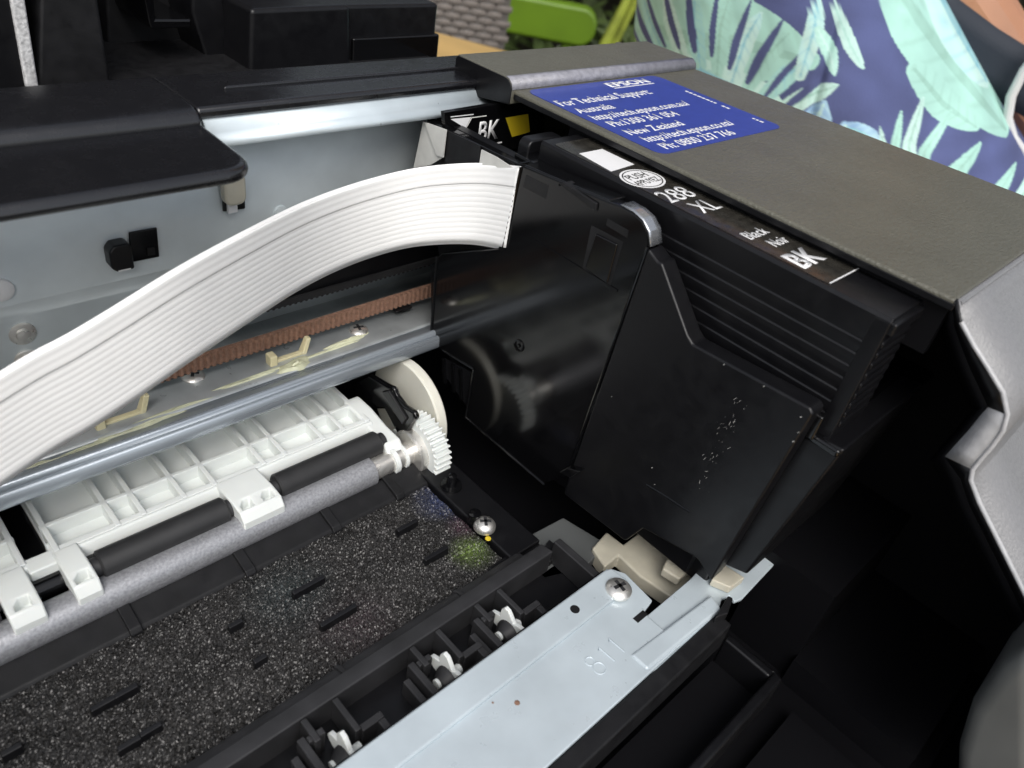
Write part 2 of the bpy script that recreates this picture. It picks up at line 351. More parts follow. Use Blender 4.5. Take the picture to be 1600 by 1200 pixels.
# ---- paper guide: milky white grid moulding with pinch rollers
def guide(xa, xb, ribs, holders, end=True):
    zt, zf, y_back, y_mid, y_low = -8.0, -11.0, 108, 94.0, 87.4
    s = MB().box(xa, xb, 86.6, y_back, -13.2, zf)                       # floor
    s.box(xa, xb, y_mid - .5, y_mid + .5, zf - .2, zt); s.box(xa, xb, y_low - .7, y_low + .7, zf - .4, zt - .2)
    s.box(xa, xb, y_back - 3.4, y_back - 2.0, zf - .2, zt)
    for x in [xa + .7, xb - .7] + ribs: s.box(x - .55, x + .55, y_low - .68, y_back - .1, zf - .3, zt + .03)
    o = s.build('paper_guide', 'white', pr, bevel=.22, sharp=30)
    MB().yz([(86.7, -8.22), (86.7, -13), (84.8, -12.8), (85.2, -9.6), (86.0, -8.3)], xa, xb).build('guide_edge', 'white', o, bevel=.3)
    for hx0, hx1, y0 in holders:
        ho = MB().yz([(86.9, -8.0), (86.9, -12.5), (82, -12.5), (80.5, -11.8), (y0 + .6, -13.6), (y0, -12.9), (y0 + .1, -9.4), (y0 + 1.6, -7.7), (y0 + 5, -7.4)], hx0, hx1).build('roller_holder', 'white', o, bevel=.5, seg=3)
        n = 2 if hx1 - hx0 > 7 else 1; cut = MB()
        for k in range(n):
            cx = hx0 + (hx1 - hx0) * (k + .5) / n
            cut.prism([(cx - 1.3, y0 + 2.2, -5), (cx + 1.3, y0 + 2.2, -5), (cx + 1.3, y0 + 4.6, -5), (cx - .2, y0 + 4.6, -5), (cx - 1.3, y0 + 3.4, -5)], (0, 0, -5.2))
        ho.modifiers.clear(); co = cut.build('cutter', 'white'); md = ho.modifiers.new('b', 'BOOLEAN'); md.object = co; md.solver = 'EXACT'
        bpy.context.view_layer.update(); nm = bpy.data.meshes.new_from_object(ho.evaluated_get(bpy.context.evaluated_depsgraph_get()))
        ho.modifiers.clear(); ho.data = nm; bpy.data.objects.remove(co)
        md = ho.modifiers.new('bevel', 'BEVEL'); md.width = .35 * MM; md.segments = 2; md.limit_method = 'ANGLE'; md.angle_limit = math.radians(40)
    return o
RIBS = [-80.5, -75.6, -67.6, -61.2, -50.2, -45, -35.5, -30]
gd = guide(-92, -22.8, RIBS, [(-61.3, -52.2, 74.8), (-92.2, -87.9, 75.0)])
guide(XL, -96.2, [-150, -144, -132, -126, -112, -106], [(-102.2, -97.0, 75.0), (-140, -130, 74.8)])
MB().box(-92.5, -91.6 + .4, 86, 90, -12, -8.4).box(-96.6, -91, 84.4, 88, -12.6, -8.3).build('guide_bridge', 'white', gd, bevel=.3)
MB().yz([(84, -9), (90, -7.9), (96, -7.9), (96, -12), (88, -13), (80, -13.2), (76.8, -13.6), (76.4, -11.4), (78.5, -9.2)], -24.6, -20.0).build('guide_arm', 'white', gd, bevel=.8, seg=3)
for x0, x1 in ((-50.9, -25.0), (-86.6, -62.2), (-128, -104.5)):
    ro = MB().cyl((x0, 80.9, -9.9), (x1, 80.9, -9.9), 2.9, 32, .35).build('pinch_roller', 'rubber', pr)
    MB().cyl((x0 - 1.6, 80.9, -9.9), (x1 + 1.6, 80.9, -9.9), 1.9, 20).build('axle', 'grey_black', ro)
MB().box(-97, -91, 88, 110, -15, -12.3).build('gap_floor', 'gloss', pr)
MB().cyl((-104, 84, -12.6), (-86, 84, -12.6), 2.2, 20).build('axle', 'gloss', pr)
# feed shaft and gears
SY, SZ = 77.2, -13.6
sh = MB().cyl((XL, SY, SZ), (-29.2, SY, SZ), 3.45, 40, .2).build('feed_shaft', 'shaft', pr)
MB().cyl((-29.4, SY, SZ), (-15, SY, SZ), 2.7, 32, .2).build('shaft_end', 'chrome', sh)
MB().rev((-24.0, SY, SZ), (1, 0, 0), [(0, 3.3), (1.2, 3.3), (1.2, 2.6), (3, 2.6), (3, 3.1), (3.8, 3.1)], 28).build('retaining_clip', 'white', sh)
MB().cyl((-18.6, SY, SZ), (-15.8, SY, SZ), 5.6, 36, .4).build('bushing', 'chrome', sh)
def gear(name, c, r, th, n, mname, parent, depth=1.1, hub=0):
    pts = []
    for i in range(n):
        for t, rr in ((-.30, r - depth), (-.13, r), (.13, r), (.30, r - depth)):
            a = 2 * math.pi * (i + t) / n; pts.append((c[0], c[1] + rr * math.cos(a), c[2] + rr * math.sin(a)))
    return MB().prism(pts, (th, 0, 0)).build(name, mname, parent, bevel=.12, seg=1)
gear('drive_gear', (-16.6, SY, SZ), 8.6, 4.6, 34, 'white', pr)
gc = Vector((-9, 89.2, -12.4))
MB().rev((-10.5, gc.y, gc.z), (1, 0, 0), [(0, 1), (0, 13.2), (.4, 13.6), (2.4, 13.6), (2.8, 13.2), (2.8, 1)], 64).build('idler_gear', 'milk', pr)
lv = MB().prism(P([(545, 600), (575, 585), (604, 602), (614, 606), (618, 618), (630, 634), (646, 644), (650, 655), (641, 666), (632, 688), (622, 682), (600, 640), (566, 640)], 0, -18), (1.6, 0, 0)).build('release_lever', 'gloss', pr, bevel=.8, seg=3)
MB().prism(P([(596, 612), (606, 610), (634, 655), (628, 664), (612, 640)], 0, -18.6), (1.0, 0, 0)).build('lever_rib', 'satin', lv, bevel=.3)

# ---- platen: black sloping skirt, foam, ribs
MB().box(XL, -19, 70.5, 74.6, -22, -16.6).build('platen_base', 'black', pr)
J = [-27.0, -43.8, -63.7, -86.0, -110, -134, XL]
for i in range(len(J) - 1):
    x1, x0 = J[i], J[i + 1]
    MB().yz([(75.2, -15.9), (74.6, -15.2), (69.4, -16.5), (68.8, -17.2), (68.8, -20), (75.2, -20)], x0 + .25, x1 - .25).build('platen_skirt', 'black', pr, bevel=.3)
    MB().yz([(75.6, -15.2), (75.0, -14.4), (69.0, -15.7), (68.3, -16.6), (68.3, -20), (75.6, -20)], x1 - .9, x1 + 1.3).build('skirt_rib', 'black', pr, bevel=.25)
MB().yz([(75.4, -15.6), (74.8, -15.0), (69.0, -16.3), (68.4, -17.2), (68.4, -20), (75.4, -20)], -26, -18.5).build('platen_skirt', 'black', pr, bevel=.3)
# foam: a ragged open-cell surface
def vnoise(x, y, seed=0):
    def h(i, j): return random.Random(i * 7919 + j * 104729 + seed).random()
    i, j = math.floor(x), math.floor(y); u, v = x - i, y - j; u, v = u * u * (3 - 2 * u), v * v * (3 - 2 * v)
    return (h(i, j) * (1 - u) + h(i + 1, j) * u) * (1 - v) + (h(i, j + 1) * (1 - u) + h(i + 1, j + 1) * u) * v
def build_foam():
    x0, x1, y0, y1, st = -112.0, -19.5, 40.0, 69.2, .23
    nx, ny = int((x1 - x0) / st), int((y1 - y0) / st); rows = []; cols = []; rnd = random.Random(3)
    stains = [(U(690, 780, 2, -17), 6.5, (.010, .035, .15)), (U(737, 862, 2, -17), 4.6, (.13, .22, .01)), (U(722, 822, 2, -17), 3.6, (.07, .015, .04)), (U(450, 925, 2, -17), 9, (.006, .022, .026)), (U(560, 980, 2, -17), 9, (.022, .008, .014))]
    for j in range(ny + 1):
        row = []
        for i in range(nx + 1):
            x = x0 + i * st + rnd.uniform(-.1, .1); y = y0 + j * st + rnd.uniform(-.1, .1)
            if (i % 4 == 0 and j % 4 == 0) or i == 0: patch = .6 * vnoise(x * .16, y * .16) + .4 * vnoise(x * .5, y * .5, 9)
            z = -17.0 + .16 * math.sin(x * .7) * math.sin(y * .9) + rnd.gauss(0, .10) + .25 * (patch - .5)
            row.append((x, y, z)); k = rnd.random()
            v = (.014 + .032 * rnd.random() ** 2) * (.55 + .95 * patch)
            if k > .985 - .014 * patch: v = rnd.uniform(.06, .34)
            elif k < .12: v *= .25
            c = [v * 1.04, v, v * .97]
            for p, r, cc in stains:
                d2 = ((x - p.x) ** 2 + (y - p.y) ** 2) / r ** 2
                if d2 > 3: continue
                wgt = max(0, math.exp(-d2 * 1.3) * (.35 + 1.3 * patch) - .12) * rnd.uniform(.3, 1.2)
                for q in range(3): c[q] += cc[q] * wgt * (1.3 if k > .94 else .4)
            cols.append((*c, 1))
        rows.append(row)
    s = MB(); s.grid(rows)
    me = bpy.data.meshes.new('absorber_foam'); me.from_pydata([v * MM for v in s.v], [], s.f)
    at = me.color_attributes.new('col', 'FLOAT_COLOR', 'POINT'); at.data.foreach_set('color', [v for c in cols for v in c])
    o = bpy.data.objects.new('absorber_foam', me); COL.objects.link(o); me.materials.append(M['foam']); attach(o, pr); return o
foam = build_foam()
MB().box(XL, -112, 40, 69, -22, -17.2).build('absorber_foam', 'black', pr)
for (xa, ya), (xb, yb) in (((458, 928), (505, 898)), ((500, 977), (556, 944)), ((357, 980), (378, 966)), ((396, 1034), (416, 1022)), ((140, 1108), (180, 1088)), ((178, 1088), (215, 1068)), ((182, 1170), (220, 1150)), ((218, 1148), (252, 1128)), ((0, 1178), (34, 1162)), ((620, 828), (652, 812)), ((664, 875), (698, 852))):
    p0, p1 = U(xa, ya, 2, -15.4), U(xb, yb, 2, -15.4); y = (p0.y + p1.y) / 2
    o = MB().yz([(y - .8, -18), (y - .55, -15.4), (y + .35, -15.2), (y + .8, -18)], min(p0.x, p1.x), max(p0.x, p1.x)).build('platen_rib', 'satin', pr, bevel=.2)
# front wall of the platen
MB().yz([(40.6, -20), (40.6, -15.6), (39.6, -14.6), (37.6, -14.0), (37.6, -20)], XL, -17).build('platen_front', 'grey_black', pr, bevel=.3)
for x in (-34.4, -62.2, -92, -120):
    MB().yz([(40.9, -20), (40.9, -15.2), (39.7, -14.2), (37.4, -13.6), (37.4, -20)], x - .5, x + .5).build('front_rib', 'grey_black', pr, bevel=.2)
MB().yz([(37.6, -20), (37.6, -12.4), (34.6, -11.7), (34.2, -11.8), (34.2, -20)], XL, -13).build('trough_rim', 'grey_black', pr, bevel=.25)
# trough with star wheels
MB().box(XL, -9, 22.5, 34.3, -24, -18).build('trough', 'satin', pr)
MB().box(-11, -9, 22.5, 36, -18, -11.6).build('trough_end', 'grey_black', pr, bevel=.3)
MB().box(XL, -9, 22.9, 23.8, -18, -10.2).build('trough_lip', 'gloss', pr, bevel=.2)
def star(x, y, z):
    hd = MB().box(x - 5.6, x - 4.2, 24, 32, -18, -12.6).box(x - 7.6, x - 6.2, 24, 30.5, -18, -14).box(x + 2.4, x + 3.6, 27, 34.2, -18, -12).box(x - 3.6, x - 2.4, 29.5, 34.2, -18, -12).box(x + 3.6, x + 8, 26.6, 28, -18, -12.6).build('wheel_holder', 'grey_black', pr, bevel=.25)
    MB().box(x + 6.6, x + 8, 24, 28, -18, -12.9).box(x - 4.2, x - 1.2, 30.2, 31.4, -18, -12.3).build('holder_fin', 'grey_black', hd, bevel=.2)
    pts = []; n = 5
    for i in range(n):
        for t, rr in ((-.5, 3.0), (-.34, 3.9), (-.2, 4.7), (-.04, 5.3), (.12, 4.9), (.3, 3.8)):
            a = 2 * math.pi * (i + t) / n + 1.25; pts.append((x - .45, y + rr * math.cos(a), z + rr * math.sin(a)))
    o = MB().prism(pts, (.9, 0, 0)).build('star_wheel', 'white', pr, bevel=.15)
    MB().cyl((x - 3.0, y, z), (x + 2.6, y, z), .95, 16).build('axle', 'white', o)
    MB().rev((x - 2.4, y - .4, z - .3), (1, 0, 0), [(0, 1.7), (1.4, 2.7), (1.96, 2.8)], 20).build('hub', 'grey_black', o)
for px, py in ((795, 968), (700, 1040), (540, 1165)):
    q = U(px, py, 2, -12.4); star(q.x, q.y - .6, -14.8)
star(-92, 27, -14.8)
# pale coated front plate
Z0 = -8.0
pl = [U(525, 1200, 2, Z0)]
main = [(XL, 22.6), (-11.2, 22.6), (-9.2, 22.2), (-7.6, 19.5), (-8.4, 11.8), (-11.6, 11.2), (-12.2, 9.6), (-12.0, 2.0), (XL, 2.0)]
fp = MB().prism([(x, y, Z0) for x, y in main], (0, 0, -1.0)).build('front_plate', 'plate', pr, bevel=.3, seg=3)
MB().prism([(x, y, Z0 + .8) for x, y in [(XL, 22.4), (-11.4, 22.4), (-9.6, 21.9), (-9.2, 17.4), (-11, 16.4), (XL, 16.2)]], (0, 0, -1.0)).build('plate_flange', 'plate', fp, bevel=.65, seg=4)
MB().yz([(22.5, -8.0), (22.5, -14), (21.9, -14), (21.9, -8.0)], XL, -10).build('plate_edge', 'plate', fp)
tong = P([(988, 968), (1006, 966), (1080, 903), (1110, 868), (1150, 880), (1225, 845), (1228, 862), (1160, 935), (1148, 940), (1140, 930), (1128, 936), (1122, 958), (1118, 985), (1040, 1045), (960, 1060)], 2, -8.7)
MB().prism(tong, (0, 0, -.9)).build('plate_tongue', 'plate', fp, bevel=.25, seg=3)
MB().prism(P([(985, 1022), (1112, 928), (1128, 950), (1012, 1046)], 2, -7.6), (0, 0, -1.2)).build('plate_bead', 'plate', fp, bevel=.9, seg=4)
q = U(966, 922, 2, -7.4); screw((q.x, q.y, -7.3), 2.7, pr, rot=35, h=1.4)
q = U(898, 953, 2, -7.4); MB().rev((q.x, q.y, -7.4), (0, 0, 1), [(0, .95), (.23, .95)], 20).build('hole', 'black', fp)
q = U(1003, 962, 2, -8); MB().box(q.x - 2.0, q.x + 1.2, q.y - .6, q.y + .7, -8.6, -7.95).build('slot', 'black', fp)
q = U(930, 1038, 2, Z0)
def ring(c, r_): return [(c[0] + r_ * math.cos(t * math.pi / 12), c[1] + r_ * math.sin(t * math.pi / 12), Z0 + .02) for t in range(25)]
MB().tube(ring((q.x, q.y - 1.0), 1.15), .13, 6).tube(ring((q.x - .3, q.y + 1.0), .88), .13, 6).build('embossed_digit', 'plate', fp)
for dx in (3.4, 6.4):
    MB().tube([(q.x + dx, q.y - 1.9 + dx * .03, Z0 + .02), (q.x + dx - .25, q.y + 1.9 + dx * .03, Z0 + .02), (q.x + dx - .8, q.y + 1.5, Z0 + .02)], .15, 6).build('embossed_digit', 'plate', fp)
for px, py in ((808, 1098), (770, 1098), (767, 1078)):
    q = U(px, py, 2, Z0); k = .55 if px == 808 else .2
    MB().rev((q.x, q.y, Z0 - .02), (0, 0, 1), [(0, k), (.12, k * .8), (.2, k * .2)], 7).build('crumb', 'belt', fp)
# dark beam and bin frame in front of the plate
MB().box(XL, 0.5, -1.6, 1.9, -16, -8.3).build('front_beam', 'black', pr, bevel=.5)
MB().prism(P([(1118, 965), (1138, 930), (1146, 934), (1138, 958)], 2, -6.5), (0, 0, -3)).build('beam_tip', 'black', pr, bevel=.3)
MB().box(XL, 2, -14.2, -12.2, -22, -12.6).box(0, 2, -12.2, -1.6, -22, -12.6).build('bin_frame', 'satin', pr, bevel=.6, seg=3)
MB().box(XL, 0, -12.2, -1.6, -24, -20).build('bin_floor', 'void', pr)
MB().box(XL, 12, -40, -18, -34, -30).build('output_tray', 'void', pr)
MB().box(20, 61.8, -40, -12, -34, -26).build('output_step', 'void', pr)
MB().box(XL - 55, XR - 2, -75, -44, -65, -40).build('front_tray', 'void', pr)
# floor around the parking place
MB().box(-19, -10, 40, 74, -24, -15.5).box(-24, -10, 36, 42, -24, -16.6).build('corner_block', 'satin', pr, bevel=.5)
q = U(758, 818, 2, -14); screw((q.x, q.y, -15.0), 2.5, pr, rot=10, h=1.9)
MB().rev((q.x - .5, q.y + 3.0, -15.2), (0, 0, 1), [(0, 1.6), (2.2, 1.4), (2.4, .3)], 18).build('post', 'gloss', pr)
q = U(706, 752, 2, -14); MB().rev((q.x, q.y, -15.6), (0, 0, 1), [(0, 2.6), (.6, 2.5), (.7, 1.3), (3.4, 1.0), (3.6, .3)], 24).build('post', 'gloss', pr)
q = U(763, 840, 2, -15.2); MB().rev((q.x, q.y, -15.5), (0, 0, 1), [(0, .7), (.12, .6), (.18, .1)], 10).build('ink_drop', 'yellow', pr)
MB().prism(P([(800, 850), (880, 808), (950, 850), (910, 890), (850, 905)], 2, -18), (0, 0, -3)).build('cap_tray', 'grey', pr, bevel=.4)
MB().prism(P([(842, 868), (858, 842), (868, 850), (872, 866), (860, 878)], 2, -16.5), (0, 0, -2)).build('cap_catch', 'black', pr, bevel=.3)
MB().prism(P([(925, 856), (948, 830), (974, 850), (1006, 826), (1100, 890), (1060, 940), (1000, 900), (967, 868), (945, 886)], 2, -17), (0, 0, -4)).build('wiper_tray', 'cream', pr, bevel=.5)
MB().prism(P([(1035, 888), (1042, 872), (1065, 872), (1074, 858), (1087, 866), (1076, 893), (1062, 905)], 2, -11.5), (0, 0, -2.4)).build('wiper_block', 'cream', pr, bevel=.5, seg=3)
MB().prism(P([(1112, 905), (1130, 880), (1164, 902), (1142, 918)], 2, -6.5), (0, 0, -2)).build('cap_lever', 'cream', pr, bevel=.3)
# ---- side cover over the carriage
CT = 63.0; KC = (CAM.z - CT) / (CAM.z - 64.0)
def KX(x): return CAM.x + (x - CAM.x) * KC
def KY(y): return CAM.y + (y - CAM.y) * KC
CX = KX(13.4); CB = KY(92.4)
cv = MB().prism([(CX, -4.6, CT), (CX, CB, CT), (XR, CB, CT), (XR, -4.6, CT), ], (0, 0, -2.0)).build('side_cover', 'cover', pr, bevel=.6, seg=4)
MB().prism([(CX - .12, -4.75, CT - 1.9), (CX - .12, CB - .9, CT - 1.9), (CX - .16, CB - .9, CT - .75), (CX - .16, -4.75, CT - .75)], (.9, 0, 0)).build('cover_edge', 'satin', pr, bevel=.15)
MB().yz([(CB - .84, 60), (CB - .84, CT + .2), (CB - .4, CT + 1.2), (CB + .7, CT + 1.95), (CB + 2, CT + 2.15), (112.4, CT + 2.1), (113.0, CT + 1.4), (113.0, 57)], CX - 1.1, CX - .79).build('step_end', 'satin', pr, bevel=.12)
MB().box(CX + 1.6, CX + 3.4, -4.0, 78, 52, CT - 1.5).build('cover_skirt', 'void', pr)
MB().yz([(CB - .8, 60), (CB - .8, CT + .3), (CB - .3, CT + 1.3), (CB + .7, CT + 2.1), (CB + 2, CT + 2.3), (112.6, CT + 2.3), (113.2, CT + 1.6), (113.2, 40), (108, 40), (108, 60)], CX - .8, XR - .4).build('cover_step', 'cover', pr, bevel=.25, seg=2)
MB().grid([[(x, y, z) for y, z in [(CB - .86, CT + .1), (CB - .4, CT + 1.35), (CB + .6, CT + 2.2), (CB + 1.6, CT + 2.36)]] for x in (CX - .75, XR - .5)]).build('step_highlight', 'step', pr, solid=.12, sharp=80)  # sky highlight put into the colour of a thin grey strip
MB().box(27.6, XR - 2, 112, 122, -34, 58).build('cover_back', 'frame', pr)
MB().box(XL, XR - 2, 122.0, 124, -34, 40).build('back_panel', 'void', pr)
MB().box(XL, 70, 111, 119, -34, 2.2).build('back_filler', 'void', pr)
ra = [(1496, 470), (1502, 503), (1522, 540), (1543, 573), (1567, 613), (1574, 647), (1567, 673), (1551, 696), (1532, 718), (1520, 733), (1517, 750), (1530, 785), (1600, 925), (1680, 1080)]
rbx = [(1490, 464), (1493, 508), (1507, 548), (1520, 580), (1537, 616), (1546, 636), (1536, 646), (1515, 672), (1492, 697), (1478, 713), (1503, 748), (1515, 785), (1585, 925), (1660, 1080)]
front = [(-4.6, 62.9)] + [(p.y, p.z) for p in P(ra, 0, CX)[1:]] + [(-52, -10), (-52, -65)]
MB().grid([[(x, y, z) for y, z in front] for x in (CX + .1, 30, 60, XR)]).build('front_fascia', 'silver', pr, solid=.8, sharp=24)
# rim of the opening, chamfered inwards
for i0, i1, mn, nm in ((0, 5, 'satin', 'opening_wall'), (5, 9, 'rim', 'opening_ledge'), (9, 13, 'satin', 'opening_wall')):  # ledge coloured paler than the walls above and below it
    MB().grid([P(ra[i0:i1 + 1], 0, CX), P(rbx[i0:i1 + 1], 0, CX + 1.4)]).build(nm, mn, pr, solid=.5, sharp=50)
MB().tube(P(ra[1:], 0, CX - .05), .38, 10).build('opening_rim', 'rim', pr)
MB().tube([(CX + .3, -5.0, CT - .45), (XR - .5, -5.0, CT - .45)], .5, 10).build('front_bead', 'silver', pr)
MB().grid([P(rbx, 0, CX + 1.4), P([(x - 22, y + 6) for x, y in rbx], 0, CX + 6)]).build('opening_return', 'void', pr, solid=.8, sharp=50)
MB().prism([(XR - 2, y, z) for y, z in [(-4.6, 62.5)] + front[2:] + [(122, -65), (122, 62.4)]], (2, 0, 0)).build('side_wall', 'cover', pr)
MB().prism([(62, -52, -40), (62, 112, -40), (62, 112, 59), (62, -5, 59), (62, -19, 47), (62, -36, 22), (62, -50, 0)], (2, 0, 0)).build('inner_wall', 'void', pr)
MB().prism(P([(1620, 1000), (1560, 1040), (1512, 1105), (1492, 1170), (1488, 1260), (1620, 1260)], 0, 2), (40, 0, 0)).build('front_corner', 'grey', pr, bevel=3, seg=5)
MB().box(22, 61.8, -12, 4, -34, -6).build('inner_step', 'void', pr)
# left housing, out of the picture
MB().box(XL - 55, XL - .5, -44, 122, -34, 63).build('side_housing', 'cover', pr, bevel=1)
# support label
st = MB().prism([(x, y, CT + .02) for x, y in rrect(KX(15.6), KX(62.0), KY(53.0), KY(90.6), 2.6)], (0, 0, .1)).build('support_label', 'blue', pr, label='blue printed support label on the side cover')
ZT = CT + .125
for s_, x, y, wd, ht in (('EPSON', 40.2, 86.7, 15.2, 2.7), ('For Technical Support:', 16.7, 80.2, 31.2, 3.3), ('Australia', 17.2, 75.6, 11.6, 2.9), ('http://tech.epson.com.au/', 17.6, 71.4, 33.5, 2.9), ('Ph:1300 361 054', 18.4, 67.3, 23, 2.9), ('New Zealand', 18.2, 62.6, 18.5, 2.9), ('http://tech.epson.co.nz/', 18.8, 58.6, 31.6, 2.9), ('Ph: 0800 237 766', 19.4, 54.5, 25.2, 2.9)):
    text(s_, (KX(x), KY(y), ZT), wd * KC, ht * KC, 'ink_white', st, bold=.012 if s_ != 'EPSON' else .035, depth=.02)
s = MB().box(KX(40.2), KX(55.4), KY(85.6), KY(86.0), ZT, ZT + .02)
s.build('underline', 'ink_white', st)
s = MB(); y = 79.0; rnd = random.Random(5)
while y > 56.5:
    l_ = rnd.uniform(.5, 1.0)
    if not (68.6 < y < 70.4 or 60 < y < 66): s.box(KX(58.9), KX(59.7), KY(y - l_), KY(y), ZT, ZT + .02)
    y -= l_ + .35
s.build('fine_print', 'ink_white', st)

# ------------------------------------------------------------------ print carriage
ca = thing('print_carriage', (30, 50, -12), 'glossy black print carriage parked under the side cover', 'print carriage')
top = [(814, 258), (952, 316), (970, 322), (990, 333), (1004, 346), (1013, 364), (1014, 384)]
outline = P(top, 0, 0) + P([(890, 742), (850, 757), (725, 650), (737, 576), (690, 549), (673, 532), (672, 415), (690, 396), (778, 388)], 0, 0)
MB().prism(outline, (3.2, 0, 0)).build('side_panel', 'gloss', ca, bevel=.35, seg=3)
MB().prism([Vector((3.1, p.y, p.z)) for p in P([(812, 262), (665, 187), (650, 258), (672, 415), (673, 532), (725, 650), (860, 765), (985, 845)], 0, 0)] + [Vector((3.1, 12, -8)), Vector((3.1, 12, 30)), Vector((3.1, 45, 34)), Vector((3.1, 45, 52))], (2.4, 0, 0)).build('inner_panel', 'satin', ca)
# raised frames, latch window and screw boss on the side panel
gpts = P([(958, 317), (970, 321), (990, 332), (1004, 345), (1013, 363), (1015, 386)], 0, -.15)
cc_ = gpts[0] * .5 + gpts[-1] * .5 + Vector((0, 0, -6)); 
cg = MB().grid([[Vector((x, p.y, p.z)) + (Vector((0, p.y - cc_.y, p.z - cc_.z)).normalized() * .12) for x in (-.15, .6, 1.9, 2.1, 3.3)] for p in gpts[1:]]).build('corner_glint', 'sky_glint', ca, solid=.2, sharp=25)  # added metallic strip stands in for sky reflected on the glossy black corner
MB().prism(P([(822, 273), (857, 290), (853, 311), (817, 292)], 0, -.05), (.3, 0, 0)).build('window', 'black', ca)
MB().prism(P([(873, 288), (880, 285), (932, 318), (930, 331)], 0, -.5), (2.5, 0, 0)).build('catch_recess', 'black', ca, bevel=.2)
MB().prism(P([(949, 341), (982, 360), (980, 372), (947, 352)], 0, -.06), (.3, 0, 0)).build('window', 'black', ca)
MB().prism(P([(924, 352), (974, 378), (952, 452), (910, 420)], 0, -.08), (.4, 0, 0)).build('latch_recess', 'black', ca)
MB().prism(P([(930, 365), (964, 382), (948, 443), (914, 419)], 0, -.5), (.5, 0, 0)).build('latch', 'gloss', ca, bevel=.3)
MB().prism(P([(835, 375), (964, 453), (963, 457), (834, 379)], 0, -.25), (.4, 0, 0)).build('seam', 'gloss', ca)
p0, p1 = U(738, 574, 0, 0), U(726, 648, 0, 0)
for pa, pb in (((692, 548), (740, 577)), ((740, 577), (727, 652)), ((727, 652), (850, 757)), ((1012, 386), (886, 742)), ((786, 388), (814, 262)), ((683, 400), (673, 528))):
    MB().tube([U(*pa, 0, -.1), U(*pb, 0, -.1)], .32, 8).build('edge_bead', 'gloss', ca)
MB().prism(P([(745, 585), (733, 640), (690, 580), (695, 560)], 0, .8), (.3, 0, 0)).build('inset', 'satin', ca)
for dx in (0, 14, 26):
    MB().prism(P([(690 + dx, 560 + dx * .6), (694 + dx, 562 + dx * .6), (696 + dx, 600 + dx), (692 + dx, 598 + dx)], 0, .3), (.6, 0, 0)).build('fin', 'gloss', ca)
q = U(811, 540, 0, 0)
bo = MB().rev((.2, q.y, q.z), (-1, 0, 0), [(0, 1.5), (.5, 1.45), (.55, 1.1), (.2, 1.0), (.1, .5), (.55, .4), (.6, .05)], 28).build('screw_boss', 'gloss', ca)
# cover of the cartridge holder, front part
X1 = -.4
hold = P([(1012, 388), (1027, 408), (1034, 412), (1074, 524), (1082, 538), (1266, 638), (1270, 648), (1110, 908), (1088, 873), (1004, 826), (976, 846), (880, 772), (890, 740)], 0, X1)
MB().prism(hold, (4.2, 0, 0)).build('holder_panel', 'satin', ca, bevel=.5, seg=3)
MB().tube(P([(1030, 410), (1055, 470), (1072, 524), (1082, 538), (1100, 549)], 0, X1 + .8), .42, 8).build('edge_bead', 'gloss', ca)
MB().tube(P([(1100, 549), (1180, 596), (1266, 641)], 0, X1 + .8), .3, 8).build('edge_bead', 'gloss', ca)
s = MB(); rnd = random.Random(8)
for i in range(46):
    t = rnd.random(); px, py = 1156 - 62 * t + rnd.gauss(0, 7), 632 + 130 * t + rnd.gauss(0, 14)
    p = U(px, py, 0, X1 + .015); L2 = rnd.uniform(.08, .9) ** 1.5; an = rnd.gauss(1.9, .35)
    s.tube([p, p + Vector((0, math.cos(an) * L2, math.sin(an) * L2))], rnd.uniform(.02, .035), 4)
for px, py, r_ in ((1018, 731, .09), (1022, 757, .05), (955, 620, .05), (1250, 652, .07), (1238, 690, .09), (1246, 676, .05), (1192, 604, .06), (1130, 570, .07)):
    p = U(px, py, 0, X1 + .01); s.tube([p, p + Vector((0, -.25, .3))], r_, 4)
sco = s.build('scuffs', 'tape', ca); sco['kind'] = 'stuff'
MB().prism(P([(872, 738), (886, 731), (906, 737), (890, 748)], 0, -2.2), (2.2, 0, 0)).build('stop_tab', 'gloss', ca, bevel=.3)
MB().tube(P([(1010, 757), (1040, 775), (1078, 800)], 0, X1), .2, 6).build('mould_line', 'gloss', ca)
# front end: faces turned to the paper exit
MB().yz([(3.15, 41), (6.0, -2.4), (12, -2.4), (12, 41)], 3.6, 8.4).build('front_pillar', 'satin', ca, bevel=.35)
MB().yz([(4.6, 36), (7.2, -4), (12, -4), (12, 36)], 8.4, 46).build('holder_front', 'satin', ca, bevel=.5)
fl = P([(1268, 648), (1319, 700), (1350, 682), (1300, 640)], 2, 37)
MB().prism(P([(1252, 670), (1319, 704), (1166, 898), (1120, 878)], 0, 4.6), (34, 0, 0)).build('front_cheek', 'satin', ca, bevel=.5, seg=3)
MB().box(4.2, 46, -2.9, 6, 34.8, 36.4).build('holder_ledge', 'gloss', ca, bevel=.6, seg=3)
MB().box(3.0, 4.2, 1.6, 5, 36, 41).build('ledge_fin', 'gloss', ca, bevel=.4)
MB().yz([(4.0, 30), (5.8, 4), (9, 4), (9, 30)], 14, 40).build('front_inset', 'black', ca, bevel=.5)
